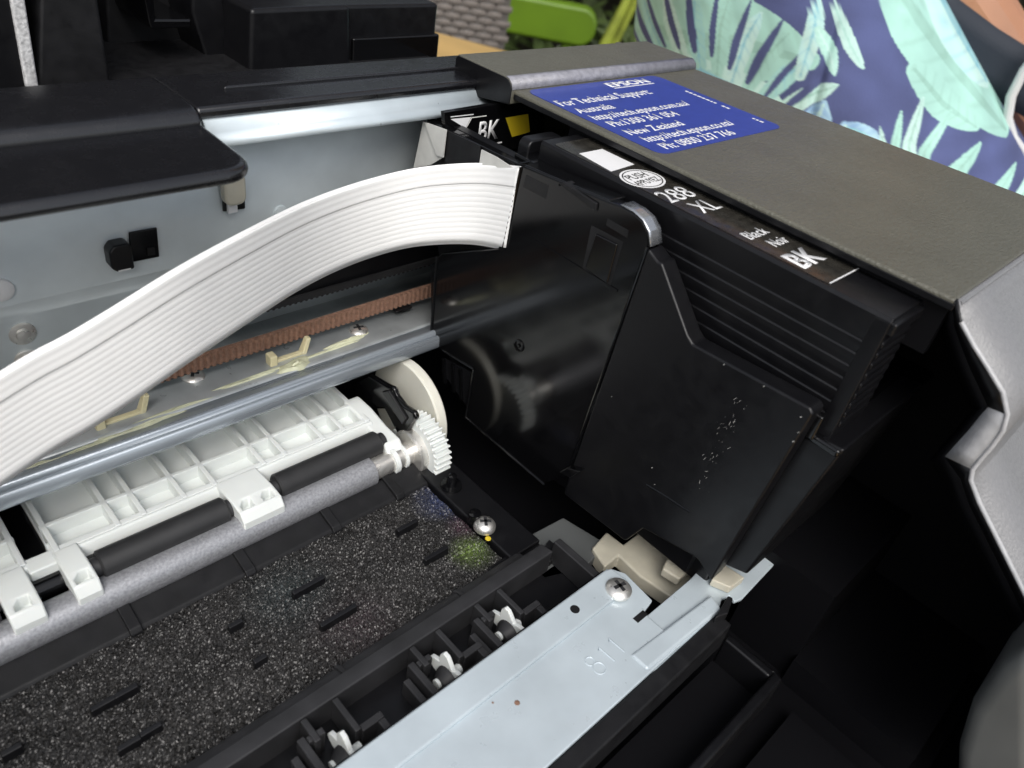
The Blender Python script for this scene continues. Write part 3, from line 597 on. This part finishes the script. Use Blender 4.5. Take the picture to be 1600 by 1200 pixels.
# body core, rear slot wall with its colour label
MB().box(5.4, 60, 8, 92, -11, 30).build('carriage_body', 'satin', ca, bevel=.6)
MB().box(5.4, 60, 77.5, 103, 28, 46).build('rear_wall', 'satin', ca, bevel=.5)
e0, e1 = U(666, 186, 0, .6), U(812, 258, 0, .6)
MB().prism([e0, e1, e1 + Vector((0, 0, -2.6)), e0 + Vector((0, 0, -2.6))], (2.4, 0, 0)).build('top_edge', 'gloss', ca, bevel=.4)
LY = 98.0
lb = MB().prism(P([(694, 176), (850, 150), (850, 225), (700, 250)], 1, LY), (0, 1.2, 0)).build('slot_label', 'gloss', ca, bevel=.1)
def lab(px, py): return U(px, py, 1, LY - .02)
MB().prism([lab(704, 186), lab(736, 183), lab(727, 200)], (0, -.04, 0)).build('colour_patch', 'ink_white', lb)
MB().prism([lab(790, 184), lab(825, 178), lab(828, 206), lab(800, 214)], (0, -.04, 0)).build('colour_patch', 'yellow', lb)
q = lab(746, 221); q2 = lab(778, 214)
text('BK', q, (q2 - q).length, 4.6, 'ink_white', lb, ex=(1, 0, 0), ey=(0, 0, 1), bold=.015)
for a_, b_, t_ in (((772, 224), (784, 221), 2.0), ((704, 182), (740, 178), 1.3)):
    MB().prism([lab(*a_), lab(*b_), lab(b_[0], b_[1] + t_), lab(a_[0], a_[1] + t_)], (0, -.04, 0)).build('underline', 'ink_white', lb)
MB().tube([lab(727, 202), lab(737, 184), lab(760, 181)], .12, 6).build('outline', 'tape', lb)
q = U(835, 222, 2, 58); MB().prism([(q.x - 5, q.y - .5 + 0 * z, 0) if False else (q.x + x, q.y - 1, 56.2 + z) for x, z in rrect(-2.5, 8, -3, 2.6, 1.6)], (0, 3.2, 0)).build('release_tab', 'satin', ca, bevel=.5, seg=3)
MB().box(3, 9, 66.5, 79, 50, 56.4).build('top_bridge', 'gloss', ca, bevel=.4)
MB().prism([Vector((.4, p.y, p.z)) for p in P([(815, 257), (950, 314), (950, 322), (815, 265)], 0, 0)], (4.8, 0, 0)).build('top_flange', 'gloss', ca, bevel=.3)
for (pa, pb) in (((806, 257), (829, 252)), ((874, 289), (900, 283)), ((940, 318), (952, 313))):
    a_ = U(*pa, 2, 56.6); b_ = U(*pb, 2, 56.6)
    MB().tube([a_, b_], .22, 6).build('edge_bead', 'gloss', ca)
# folded white cable end taped over the rear of the carriage
tp = MB().prism(P([(661, 190), (697, 203), (692, 246), (672, 258), (646, 262)], 0, -.4), (.3, 0, 0)).build('cable_fold', 'tape', ca)
MB().prism(P([(663, 191), (697, 203), (692, 246), (682, 243)], 0, -.8), (.25, 0, 0)).build('cable_fold', 'tape', ca)
MB().prism(P([(752, 234), (776, 246), (800, 262), (748, 262)], 0, -.4), (.3, 0, 0)).build('cable_fold', 'tape', ca)
MB().prism(P([(700, 205), (750, 228), (748, 262), (694, 262)], 0, -.1), (.3, 0, 0)).build('cable_guard', 'black', ca)

# ------------------------------------------------------------------ ink cartridge
ck = thing('ink_cartridge', (12, 37, 34), 'black ink cartridge with ribbed side and worn 288 XL label', 'ink cartridge')
s = MB()
prof = [(6.16, 34), (6.16, 36)]
z = 36.2
while z < 54.5:
    prof += [(6.0, z + .2), (6.0, z + 1.5), (6.16, z + 1.75), (6.16, z + 2.1)]; z += 2.4
prof += [(6.0, z + .3), (6.0, 59.4), (6.4, 60), (18.6, 60), (19, 59.4), (19, 34)]
s.prism([(x, 0.0, z) for x, z in prof], (0, 75, 0)).build('cartridge_body', 'satin', ck, bevel=.06)
s = MB()
for i in range(9):
    zz = 38 + i * 2.0; s.yz([(0.2, zz), (-.35, zz + .5), (-.3, zz + 1.3), (.2, zz + 1.9)], 7, 18)
s.build('finger_grip', 'satin', ck, bevel=.2)
MB().box(5.96, 7.2, -.06, 2.6, 34.2, 59.3).build('front_border', 'satin', ck, bevel=.2)
MB().box(6.6, 19, -.9, .4, 57, 59.3).build('front_lip', 'satin', ck, bevel=.4)
tl = MB().prism([(x, y, 60.02) for x, y in rrect(7.0, 18.3, 11.0, 72.5, .8)], (0, 0, .08)).build('cartridge_label', 'label_black', ck, label='worn black cartridge label with white print')
ZC = 60.11
MB().prism(P([(905, 240), (941, 233), (991, 257), (955, 268)], 2, 60.1), (0, 0, .04)).build('white_patch', 'ink_white', tl)
q = U(1004, 279, 2, ZC)
ov = MB().prism([(q.x + 5.0 * math.cos(t * math.pi / 16), q.y + 4.1 * math.sin(t * math.pi / 16), ZC) for t in range(32)], (0, 0, .03)).build('push_oval', 'ink_white', tl)
s = MB(); n = 40
s.grid([[(q.x + k * 5.0 * math.cos(t * 2 * math.pi / n), q.y + k * 4.1 * math.sin(t * 2 * math.pi / n), ZC + .045) for t in range(n + 1)] for k in (.84, .9)])
s.build('oval_line', 'label_black', tl)
text('PUSH', (q.x - 3.1, q.y + .3, ZC + .035), 5.6, 2.1, 'label_black', tl, bold=.01, depth=.02)
text('APPUYEZ', (q.x - 3.7, q.y - 2.1, ZC + .035), 7.0, 1.8, 'label_black', tl, bold=.01, depth=.02)
text('288', (7.3, 43.0, ZC), 8.4, 4.7, 'ink_white', tl, bold=.004, depth=.03)
text('XL', (9.6, 37.4, ZC), 6.2, 4.3, 'ink_white', tl, bold=.004, depth=.03)
text('Black', (8.6, 26.8, ZC), 6.3, 2.6, 'ink_white', tl, bold=.004, depth=.03)
text('Noir', (10.6, 23.0, ZC), 4.8, 2.5, 'ink_white', tl, bold=.004, depth=.03)
text('BK', (7.9, 16.2, ZC), 7.8, 4.6, 'ink_white', tl, bold=.03, depth=.03)
MB().box(7.3, 18, 11.1, 11.35, ZC, ZC + .03).build('end_line', 'ink_white', tl)

# ------------------------------------------------------------------ white ribbon cable
tops = [((0, 587), 80), ((100, 532), 79.6), ((187, 480), 79.6), ((287, 418), 81), ((400, 357), 87), ((480, 318), 93.5), ((560, 289), 97.2), ((640, 268), 95.5), ((700, 260), 90), ((760, 258), 83), ((811, 263), 73.9)]
base = [Vector((-165, 80, 6)), Vector((-130, 80.6, 20))] + [U(*p, 1, y) for p, y in tops]
base[-1].x = -.3
def cr(p, t):
    n = len(p) - 1; k = min(int(t), n - 1); u = t - k
    p0, p1, p2, p3 = p[max(k - 1, 0)], p[k], p[k + 1], p[min(k + 2, n)]
    return .5 * ((2 * p1) + (p2 - p0) * u + (2 * p0 - 5 * p1 + 4 * p2 - p3) * u * u + (3 * p1 - p0 - 3 * p2 + p3) * u ** 3)
N = 130; path = [cr(base, i / N * (len(base) - 1)) for i in range(N + 1)]
W = 17.5; prof = [(0, 0)]
nr = 13
edge = 1.0
for i in range(nr):
    w0 = edge + (W - 2 * edge) * i / nr; w1 = edge + (W - 2 * edge) * (i + 1) / nr
    for k in range(5): prof.append((w0 + (w1 - w0) * (k + .5) / 5, .055 * math.sin(math.pi * (k + .5) / 5)))
    prof.append((w1, 0))
prof.append((W, 0))
for _ in range(14): path = [path[0]] + [(path[i - 1] + 2 * path[i] + path[i + 1]) / 4 for i in range(1, N)] + [path[N]]
def ribbon(off, w0, w1, prof, name, parent=None, mname='ribbon'):
    rows = []
    for i, p in enumerate(path):
        t = (path[min(i + 1, N)] - path[max(i - 1, 0)]).normalized(); nn = Vector((t.y, -t.x, 0)).normalized()
        if nn.dot(CAM - p) < 0: nn = -nn
        dn = Vector((0, 0, -1))
        rows.append([p + dn * (w0 + w * (w1 - w0) / W) + nn * (h + off) for w, h in prof])
    return MB().grid(rows).build(name, mname, parent, solid=.18 if off == 0 else .08, sharp=80)
rc = ribbon(0, 0, W, prof, 'ribbon_cable')
tag(rc, 'white flat ribbon cable arching from the carriage across the printer', 'ribbon cable')
flat = [(W * k / 10, 0) for k in range(11)]
ribbon(.14, .0, 4.0, [(W * k / 12, .06 * abs(math.sin(math.pi * k / 4))) for k in range(13)], 'overlay_strip', rc)
ribbon(-.6, -.3, W + .9, flat, 'backing_strip', rc)

# ------------------------------------------------------------------ behind the printer
# wicker chair
wp = U(740, 30, 1, 640); vn = Vector((wp.x - CAM.x, wp.y - CAM.y, 0)).normalized(); tt = Vector((vn.y, -vn.x, 0))
wc = thing('wicker_chair', (wp.x, wp.y, -780), 'grey woven wicker chair beyond the wooden table', 'chair')
cell_w, cell_h = 9.5, 7.5
sm = MB()
rows = []
for i in range(7):
    u = i / 6 - .5
    rows.append([tt * (u * cell_w * 1.9) + Vector((0, 0, v * cell_h * .86)) - vn * (3.0 * math.cos(u * math.pi) - abs(v) * 2) for v in (-.5, -.25, 0, .25, .5)])
sm.grid(rows); sme = sm.mesh('strand', 80); sme.materials.append(M['wicker'])
right = UP(797, 30, wp, vn)
for r_ in range(-9, 10):
    for c_ in range(9):
        o = bpy.data.objects.new('strand', sme); COL.objects.link(o)
        p = right - tt * (cell_w * (c_ * 1.0 * 2 + (1 if r_ % 2 else 0)) * .95 + 8)
        o.location = Vector((p.x, p.y, wp.z + r_ * cell_h)) * MM; attach(o, wc)
pc = right - tt * 170
MB().prism([pc - tt * 175 + Vector((0, 0, 75)), pc + tt * 168 + Vector((0, 0, 75)), pc + tt * 168 - Vector((0, 0, pc.z + 360)), pc - tt * 175 - Vector((0, 0, pc.z + 360))], vn * 14).build('back_core', 'wicker_dark', wc)
MB().prism([pc - tt * 175 + Vector((0, 0, -pc.z - 360)) + vn * 0, pc + tt * 168 + Vector((0, 0, -pc.z - 360)), pc + tt * 168 + vn * 380 + Vector((0, 0, -pc.z - 360)), pc - tt * 175 + vn * 380 + Vector((0, 0, -pc.z - 360))], (0, 0, -60)).build('seat', 'wicker', wc, bevel=8)
for i, j in ((0, 0), (0, 1), (1, 0), (1, 1)):
    p = pc + tt * (-160 + 310 * i) + vn * (20 + 340 * j); MB().cyl((p.x, p.y, -780), (p.x, p.y, -400), 16, 12).build('leg', 'wicker_dark', wc)
# lime green seat
gp = U(862, 48, 1, 900); vg = Vector((gp.x - CAM.x, gp.y - CAM.y, 0)).normalized(); tg = Vector((vg.y, -vg.x, 0))
gs = thing('green_stool', (gp.x, gp.y, -780), 'lime green plastic seat with rounded edge behind the wicker chair', 'seat')
pa, pb = UP(932, 45, gp, vg), UP(700, 60, gp, vg); L_ = (pa - pb).length
hgt = (UP(862, 24, gp, vg) - UP(862, 78, gp, vg)).length
pts = [(x, z) for x, z in rrect(-L_, 0, -hgt * .62, hgt * .5, hgt * .5, 8)]
MB().prism([pa + tg * x + Vector((0, 0, z)) for x, z in pts], vg * 40).build('seat', 'lime', gs, bevel=hgt * .12, seg=3)
for i, j in ((-40, 20), (-L_ + 40, 20)):
    p = pa + tg * i + vg * j; MB().cyl((p.x, p.y, -780), (p.x, p.y, pa.z - hgt * .5), 14, 12).build('leg', 'lime', gs)
# hedge
hg = thing('garden_hedge', (1500, 1500, -780), 'dark green leafy hedge behind the seats', 'hedge')
hc = U(880, 30, 1, 1500); hv = Vector((hc.x - CAM.x, hc.y - CAM.y, 0)).normalized(); ht = Vector((hv.y, -hv.x, 0))
rnd = random.Random(11); s = MB()
for i in range(9000):
    p = hc + ht * rnd.uniform(-2600, 2600) + hv * abs(rnd.gauss(0, 140)); p.z = rnd.uniform(-780, 900)
    a = Vector((rnd.gauss(0, 1), rnd.gauss(0, 1), rnd.gauss(0, 1))).normalized(); bq = a.orthogonal().normalized(); l_ = rnd.uniform(35, 80); w_ = l_ * .28
    s.add([p - a * l_, p + bq * w_, p + a * l_, p - bq * w_], [(0, 1, 2, 3)])
s.build('crown', 'leaf', hg)
cp = hc + hv * 260
MB().prism([cp + ht * -2600 + Vector((0, 0, -780 - cp.z)), cp + ht * 2600 + Vector((0, 0, -780 - cp.z)), cp + ht * 2600 + Vector((0, 0, 850 - cp.z)), cp - ht * 2600 + Vector((0, 0, 850 - cp.z))], hv * 200).build('branches', 'soil', hg)
for px in (955, 968):
    p = U(px, 30, 1, 1250); MB().tube([(p.x, p.y, -780), (p.x + 10, p.y + 10, p.z - 60), (p.x + 40, p.y - 10, p.z + 60), (p.x + 60, p.y, p.z + 300)], [16, 14, 11, 6], 8).build('stem', 'stem', hg)

# ------------------------------------------------------------------ person standing at the table
A0 = Vector((300, 180, 0)); pv = Vector((A0.x - CAM.x, A0.y - CAM.y, 0)).normalized(); pt = Vector((pv.y, -pv.x, 0))
def S(px, py):
    """point of the upright plane through the leg: (along, height)"""
    p = UP(px, py, A0, pv); return ((p - A0).dot(pt), p.z)
pe = thing('person', (A0.x, A0.y, -780), 'person in blue tropical leaf print shorts standing beside the printer', 'person')
Lp = [S(1004, -60), S(1000, 0), S(996, 40), S(1006, 75), S(1030, 140), S(1050, 220)]
Rp = [S(1448, -60), S(1480, 0), S(1512, 60), S(1545, 120), S(1600, 215), S(1690, 400)]
def lerp(tab, z):
    tab = sorted(tab, key=lambda t: t[1])
    if z <= tab[0][1]: return tab[0][0]
    for (a0, z0), (a1, z1) in zip(tab, tab[1:]):
        if z <= z1: return a0 + (a1 - a0) * (z - z0) / (z1 - z0)
    (a0, z0), (a1, z1) = tab[-2:]; return a1
def seg_d(p, a, b):
    ax, ay = b[0] - a[0], b[1] - a[1]; L2 = ax * ax + ay * ay or 1e-9
    t = max(0, min(1, ((p[0] - a[0]) * ax + (p[1] - a[1]) * ay) / L2))
    return math.hypot(p[0] - a[0] - ax * t, p[1] - a[1] - ay * t), t
def inpoly(p, poly):
    r = False; j = len(poly) - 1
    for i in range(len(poly)):
        if (poly[i][1] > p[1]) != (poly[j][1] > p[1]) and p[0] < (poly[j][0] - poly[i][0]) * (p[1] - poly[i][1]) / (poly[j][1] - poly[i][1]) + poly[i][0]: r = not r
        j = i
    return r
NAVY, MINT, PALE, AQUA, BLUE, SAGE = (.075, .092, .215), (.40, .68, .60), (.56, .80, .74), (.26, .54, .62), (.27, .45, .68), (.30, .52, .44)
sx = (S(1300, 100)[0] - S(1200, 100)[0]) / 100           # mm of cloth per picture unit, for stroke widths
leaves = []                                               # (spine points, half width, colour, vein colour)
def leaf(pts, w_, col, vein=None): leaves.append(([S(*p) for p in pts], w_ * sx, col, vein))
# big split palm leaf with a curved stalk
stalk = [(985, 95), (1060, 72), (1130, 62), (1190, 85), (1225, 120), (1255, 165), (1270, 200)]
for k, (bx, by) in enumerate([(1040, 78), (1062, 73), (1085, 68), (1108, 64), (1130, 62), (1152, 66), (1172, 74), (1190, 85), (1206, 100), (1222, 118)]):
    ang = math.radians(150 - k * 13); L1 = 120 - 3 * k
    leaf([(bx, by), (bx + math.cos(ang) * L1 * .6, by - math.sin(ang) * L1 * .6), (bx + math.cos(ang) * L1 + 8, by - math.sin(ang) * L1 + 4)], 13.5, MINT if k % 3 else PALE, SAGE if k % 2 else AQUA)
for k, (bx, by) in enumerate([(1010, 88), (1040, 78), (1070, 73), (1105, 65), (1140, 66), (1170, 80), (1195, 95), (1215, 115), (1235, 138)]):
    ang = math.radians(215 + k * 8); L1 = 85
    leaf([(bx, by), (bx + math.cos(ang) * L1 * .5, by - math.sin(ang) * L1 * .5 + 3), (bx + math.cos(ang) * L1, by - math.sin(ang) * L1 + 10)], 12.5, PALE if k % 2 else MINT, AQUA)
for k in range(5): leaf([(1232 + 6 * k, 150 + 9 * k), (1180 + 8 * k, 172 + 10 * k), (1150 + 8 * k, 200 + 10 * k)], 12, MINT, SAGE)
_big = [([S(*p) for p in pts_], w_ * sx, c1, c2) for pts_, w_, c1, c2 in (([(985, 20), (1080, 20), (1180, 20), (1275, 40)], 62, MINT, SAGE), ([(1000, 95), (1100, 100), (1190, 120), (1262, 185)], 62, PALE, MINT), ([(1120, 165), (1190, 180), (1262, 215)], 40, MINT, AQUA))]
leaves[:0] = _big
for k in range(11):
    bx, by = 1030 + 19 * k, 74 - 14 * math.sin(k * .42) + max(0, k - 6) * 9; ang = math.radians(156 - k * 11.5)
    leaf([(bx + math.cos(ang) * 26, by - math.sin(ang) * 26), (bx + math.cos(ang) * 62, by - math.sin(ang) * 62), (bx + math.cos(ang) * 118 + 6, by - math.sin(ang) * 118)], 4.6 + (k % 3), NAVY)
for k in range(9):
    bx, by = 1035 + 25 * k, 84 + max(0, k - 4) * 14; ang = math.radians(208 + k * 7)
    for r0, r1, w_ in ((20, 44, 4.5), (56, 84, 5.5)):
        leaf([(bx + math.cos(ang) * r0, by - math.sin(ang) * r0), (bx + math.cos(ang) * (r0 + r1) / 2, by - math.sin(ang) * (r0 + r1) / 2 + 2), (bx + math.cos(ang) * r1, by - math.sin(ang) * r1 + 5)], w_, NAVY)
leaf(stalk, 3.0, AQUA)
# soft blue leaf across the seam
leaf([(1240, 185), (1275, 135), (1292, 95)], 26, BLUE, PALE); leaf([(1310, 200), (1340, 150), (1318, 122)], 24, BLUE, PALE); leaf([(1360, 205), (1352, 165), (1322, 128)], 18, AQUA, PALE)
leaf([(1262, 60), (1280, 0), (1285, -40)], 12, PALE, AQUA)
leaf([(1285, 0), (1300, 30), (1306, 58)], 9, MINT, PALE); leaf([(1305, -30), (1325, 20), (1342, 52)], 8, PALE, MINT)
# broad leaf along the right edge
leaf([(1380, -60), (1420, 0), (1470, 70), (1552, 172)], 37, MINT, SAGE); leaf([(1440, -60), (1480, 20), (1530, 110)], 26, PALE, AQUA); leaf([(1410, 60), (1450, 110), (1500, 150)], 18, MINT, SAGE)
# spiky blades from a low centre
for tip, mid, w_ in (((1364, 128), (1372, 175), 5), ((1392, 112), (1382, 165), 7), ((1422, 99), (1402, 155), 9), ((1462, 120), (1424, 165), 9), ((1502, 170), (1455, 205), 15), ((1560, 214), (1510, 245), 15), ((1600, 232), (1545, 268), 17), ((1640, 262), (1590, 290), 14)):
    basep = (1405, 222) if tip[0] < 1510 else (1480, 285)
    leaf([basep, mid, tip], w_, PALE if tip[0] in (1422, 1364, 1600) else MINT, SAGE)
leaf([(1400, 250), (1380, 215), (1362, 180)], 14, PALE, AQUA); leaf([(1330, 240), (1350, 200), (1335, 170)], 16, AQUA, PALE)
lrnd = random.Random(2)
for k in range(26):                                         # more of the print, out of sight, all over the cloth
    c0 = (lrnd.uniform(-110, 110), lrnd.uniform(-260, -20)); an = lrnd.uniform(0, 6.28)
    for q_ in range(5):
        aa = an + q_ * .35; leaves.append(([c0, (c0[0] + 25 * math.cos(aa), c0[1] + 25 * math.sin(aa)), (c0[0] + 45 * math.cos(aa + .1), c0[1] + 45 * math.sin(aa + .1))], 4.5, lrnd.choice((MINT, PALE, AQUA)), SAGE))
boxes = [(min(p[0] for p in l[0]) - l[1], max(p[0] for p in l[0]) + l[1], min(p[1] for p in l[0]) - l[1], max(p[1] for p in l[0]) + l[1]) for l in leaves]
def print_col(u, v):
    c = NAVY
    for (pts, w_, col, vein), bx_ in zip(leaves, boxes):
        if not (bx_[0] < u < bx_[1] and bx_[2] < v < bx_[3]): continue
        nseg = len(pts) - 1; best = (1e9, 0)
        for i in range(nseg):
            dd, t = seg_d((u, v), pts[i], pts[i + 1])
            if dd < best[0]: best = (dd, (i + t) / nseg)
        dd, t = best; ww = w_ * (math.sin(math.pi * min(1, .12 + t * .86)) ** .6)
        if dd < ww:
            k = dd / ww; wash = .5 + .5 * math.sin(u * .31 + v * .23 + 3 * math.sin(v * .11 + u * .07))
            c2 = vein or col; f_ = .75 if (k < .16 and vein) else .35 * wash * (.4 + k * .6) if vein else 0
            if vein: f_ = min(1, f_ + .45 * max(0, math.sin(t * 46 + k * 4.5)) ** 3 * (1 - .5 * k)); 
            c = tuple((col[i] * (1 - f_) + c2[i] * f_) * (.86 + .2 * wash) for i in range(3))
    if c is NAVY:
        wn = .85 + .3 * (.5 + .5 * math.sin(u * .17 + 2.2 * math.sin(v * .13)) * math.sin(v * .21 + u * .05)); c = tuple(x * wn for x in NAVY)
    return c
rows = []; cols = []
NU, NV = 620, 400; zt, zb_ = S(1300, -60)[1] + 90, S(1500, 320)[1] - 150
for j in range(NV + 1):
    g0 = j / NV; za, zz_ = S(1300, -12)[1], S(1500, 320)[1]
    z = zt + (za - zt) * g0 / .08 if g0 < .08 else za + (zz_ - za) * (g0 - .08) / .82 if g0 < .9 else zz_ + (zb_ - zz_) * (g0 - .9) / .1
    l_, r_ = lerp(Lp, z), lerp(Rp, z); c_ = (l_ + r_) / 2; hw = (r_ - l_) / 2; row = []
    for i in range(NU + 1):
        f0 = i / NU; a = (-.25 + 1.5 * math.pi * f0 / .84 * (3.64 / (1.5 * math.pi))) if f0 < .84 else 3.39 + (2 * math.pi - .25 - 3.39) * (f0 - .84) / .16
        ca_, sa_ = math.cos(a), math.sin(a)
        u = c_ - hw * ca_; dep = -95 * sa_
        fold = 1.5 * math.sin(u * .10 + z * .05) + 2.2 * math.exp(-((u - S(1288, 60)[0] - .12 * (S(1300, 60)[1] - z)) / 2.0) ** 2)
        pnt = A0 + pt * u + pv * (dep + fold); pnt.z = z; row.append(pnt)
        cols.append((*(print_col(u, z) if f0 < .84 else NAVY), 1))
    rows.append(row)
s = MB(); s.grid(rows)
me = bpy.data.meshes.new('shorts'); me.from_pydata([v * MM for v in s.v], [], s.f)
at = me.color_attributes.new('col', 'FLOAT_COLOR', 'POINT'); at.data.foreach_set('color', [v for c in cols for v in c])
me.polygons.foreach_set('use_smooth', [True] * len(me.polygons))
so = bpy.data.objects.new('shorts', me); COL.objects.link(so); me.materials.append(M['cloth']); attach(so, pe)
# body, one skinned figure: legs, trunk, neck, head, arms; the near arm comes down beside the shorts
def W3(u, dpt, z): p = A0 + pt * u + pv * dpt; p.z = z; return p
hand = UP(1690, 250, W3(120, 20, 0), pv); wrist = UP(1610, 150, W3(110, 30, 0), pv); elb = UP(1400, -150, W3(60, 40, 0), pv)
c_mid = 20
J_ = {'pel': (W3(c_mid, 70, 190), 88), 'waist': (W3(c_mid, 70, 270), 92), 'chest': (W3(c_mid, 70, 430), 110), 'neck': (W3(c_mid, 70, 570), 52), 'head0': (W3(c_mid, 60, 650), 66), 'head1': (W3(c_mid, 54, 740), 78), 'head2': (W3(c_mid, 60, 810), 50),
      'hipL': (W3(0, 0, 60), 66), 'kneeL': (W3(10, 0, -330), 46), 'ankL': (W3(10, 10, -700), 34), 'toeL': (W3(-90, 0, -755), 24),
      'hipR': (W3(10, 150, 60), 66), 'kneeR': (W3(10, 160, -330), 46), 'ankR': (W3(10, 160, -700), 34), 'toeR': (W3(-90, 160, -755), 24),
      'shR': (W3(60, -70, 510), 46), 'elR': (elb, 26), 'wrR': (wrist, 19), 'haR': (hand, 20), 'fiR': (hand + (hand - wrist).normalized() * 50, 12),
      'shL': (W3(40, 220, 510), 46), 'elL': (W3(60, 260, 260), 36), 'wrL': (W3(40, 270, 60), 24), 'haL': (W3(35, 270, 0), 24)}
ED = [('pel', 'waist'), ('waist', 'chest'), ('chest', 'neck'), ('neck', 'head0'), ('head0', 'head1'), ('head1', 'head2'), ('pel', 'hipL'), ('hipL', 'kneeL'), ('kneeL', 'ankL'), ('ankL', 'toeL'), ('pel', 'hipR'), ('hipR', 'kneeR'), ('kneeR', 'ankR'), ('ankR', 'toeR'), ('chest', 'shR'), ('shR', 'elR'), ('elR', 'wrR'), ('wrR', 'haR'), ('haR', 'fiR'), ('chest', 'shL'), ('shL', 'elL'), ('elL', 'wrL'), ('wrL', 'haL')]
ks = list(J_); me = bpy.data.meshes.new('body'); me.from_pydata([J_[k][0] * MM for k in ks], [(ks.index(a), ks.index(b)) for a, b in ED], [])
bo = bpy.data.objects.new('body', me); COL.objects.link(bo)
md = bo.modifiers.new('skin', 'SKIN')
for k, sv in zip(ks, me.skin_vertices[0].data): sv.radius = (J_[k][1] * MM * .9,) * 2; sv.use_root = (k == 'pel')
md = bo.modifiers.new('sub', 'SUBSURF'); md.levels = md.render_levels = 2
me.materials.append(M['skin']); attach(bo, pe)
# shirt over the trunk, out of view, added for its olive reflection in the cover
tk = ['waist', 'chest', 'shR', 'shL', 'neck']; me = bpy.data.meshes.new('reflected_shirt')
me.from_pydata([J_[k][0] * MM for k in tk] + [J_['pel'][0] * MM + Vector((0, 0, .03))], [(5, 0), (0, 1), (1, 2), (1, 3), (1, 4)], [])
sho = bpy.data.objects.new('reflected_shirt', me); COL.objects.link(sho); sho.modifiers.new('skin', 'SKIN')
for sv, r_ in zip(me.skin_vertices[0].data, (112, 128, 64, 64, 58, 118)): sv.radius = (r_ * MM,) * 2
me.skin_vertices[0].data[5].use_root = True
md = sho.modifiers.new('sub', 'SUBSURF'); md.levels = md.render_levels = 2
me.materials.append(M['reflected_shirt']); attach(sho, pe)
# strap and cord
q = [UP(1470, -40, W3(100, -20, 0), pv), UP(1500, 0, W3(100, -20, 0), pv), UP(1560, 45, W3(100, -20, 0), pv), UP(1640, 95, W3(100, -20, 0), pv), UP(1700, 130, W3(100, -20, 0), pv)]
wd = Vector((0, 0, -22)) + pt * -10
sp = MB().grid([[p + wd * k for k in (0, .33, .66, 1)] for p in q]).build('shoulder_strap', 'navy', pe, solid=2.5)
cd = MB().tube([UP(x, y, W3(110, -30, 0), pv) for x, y in ((1640, 60), (1600, 110), (1580, 150), (1574, 185), (1582, 215), (1600, 240), (1640, 300))], 2.2, 10).build('cord', 'white_cord')
tag(cd, 'white cord hanging beside the patterned shorts', 'cord')
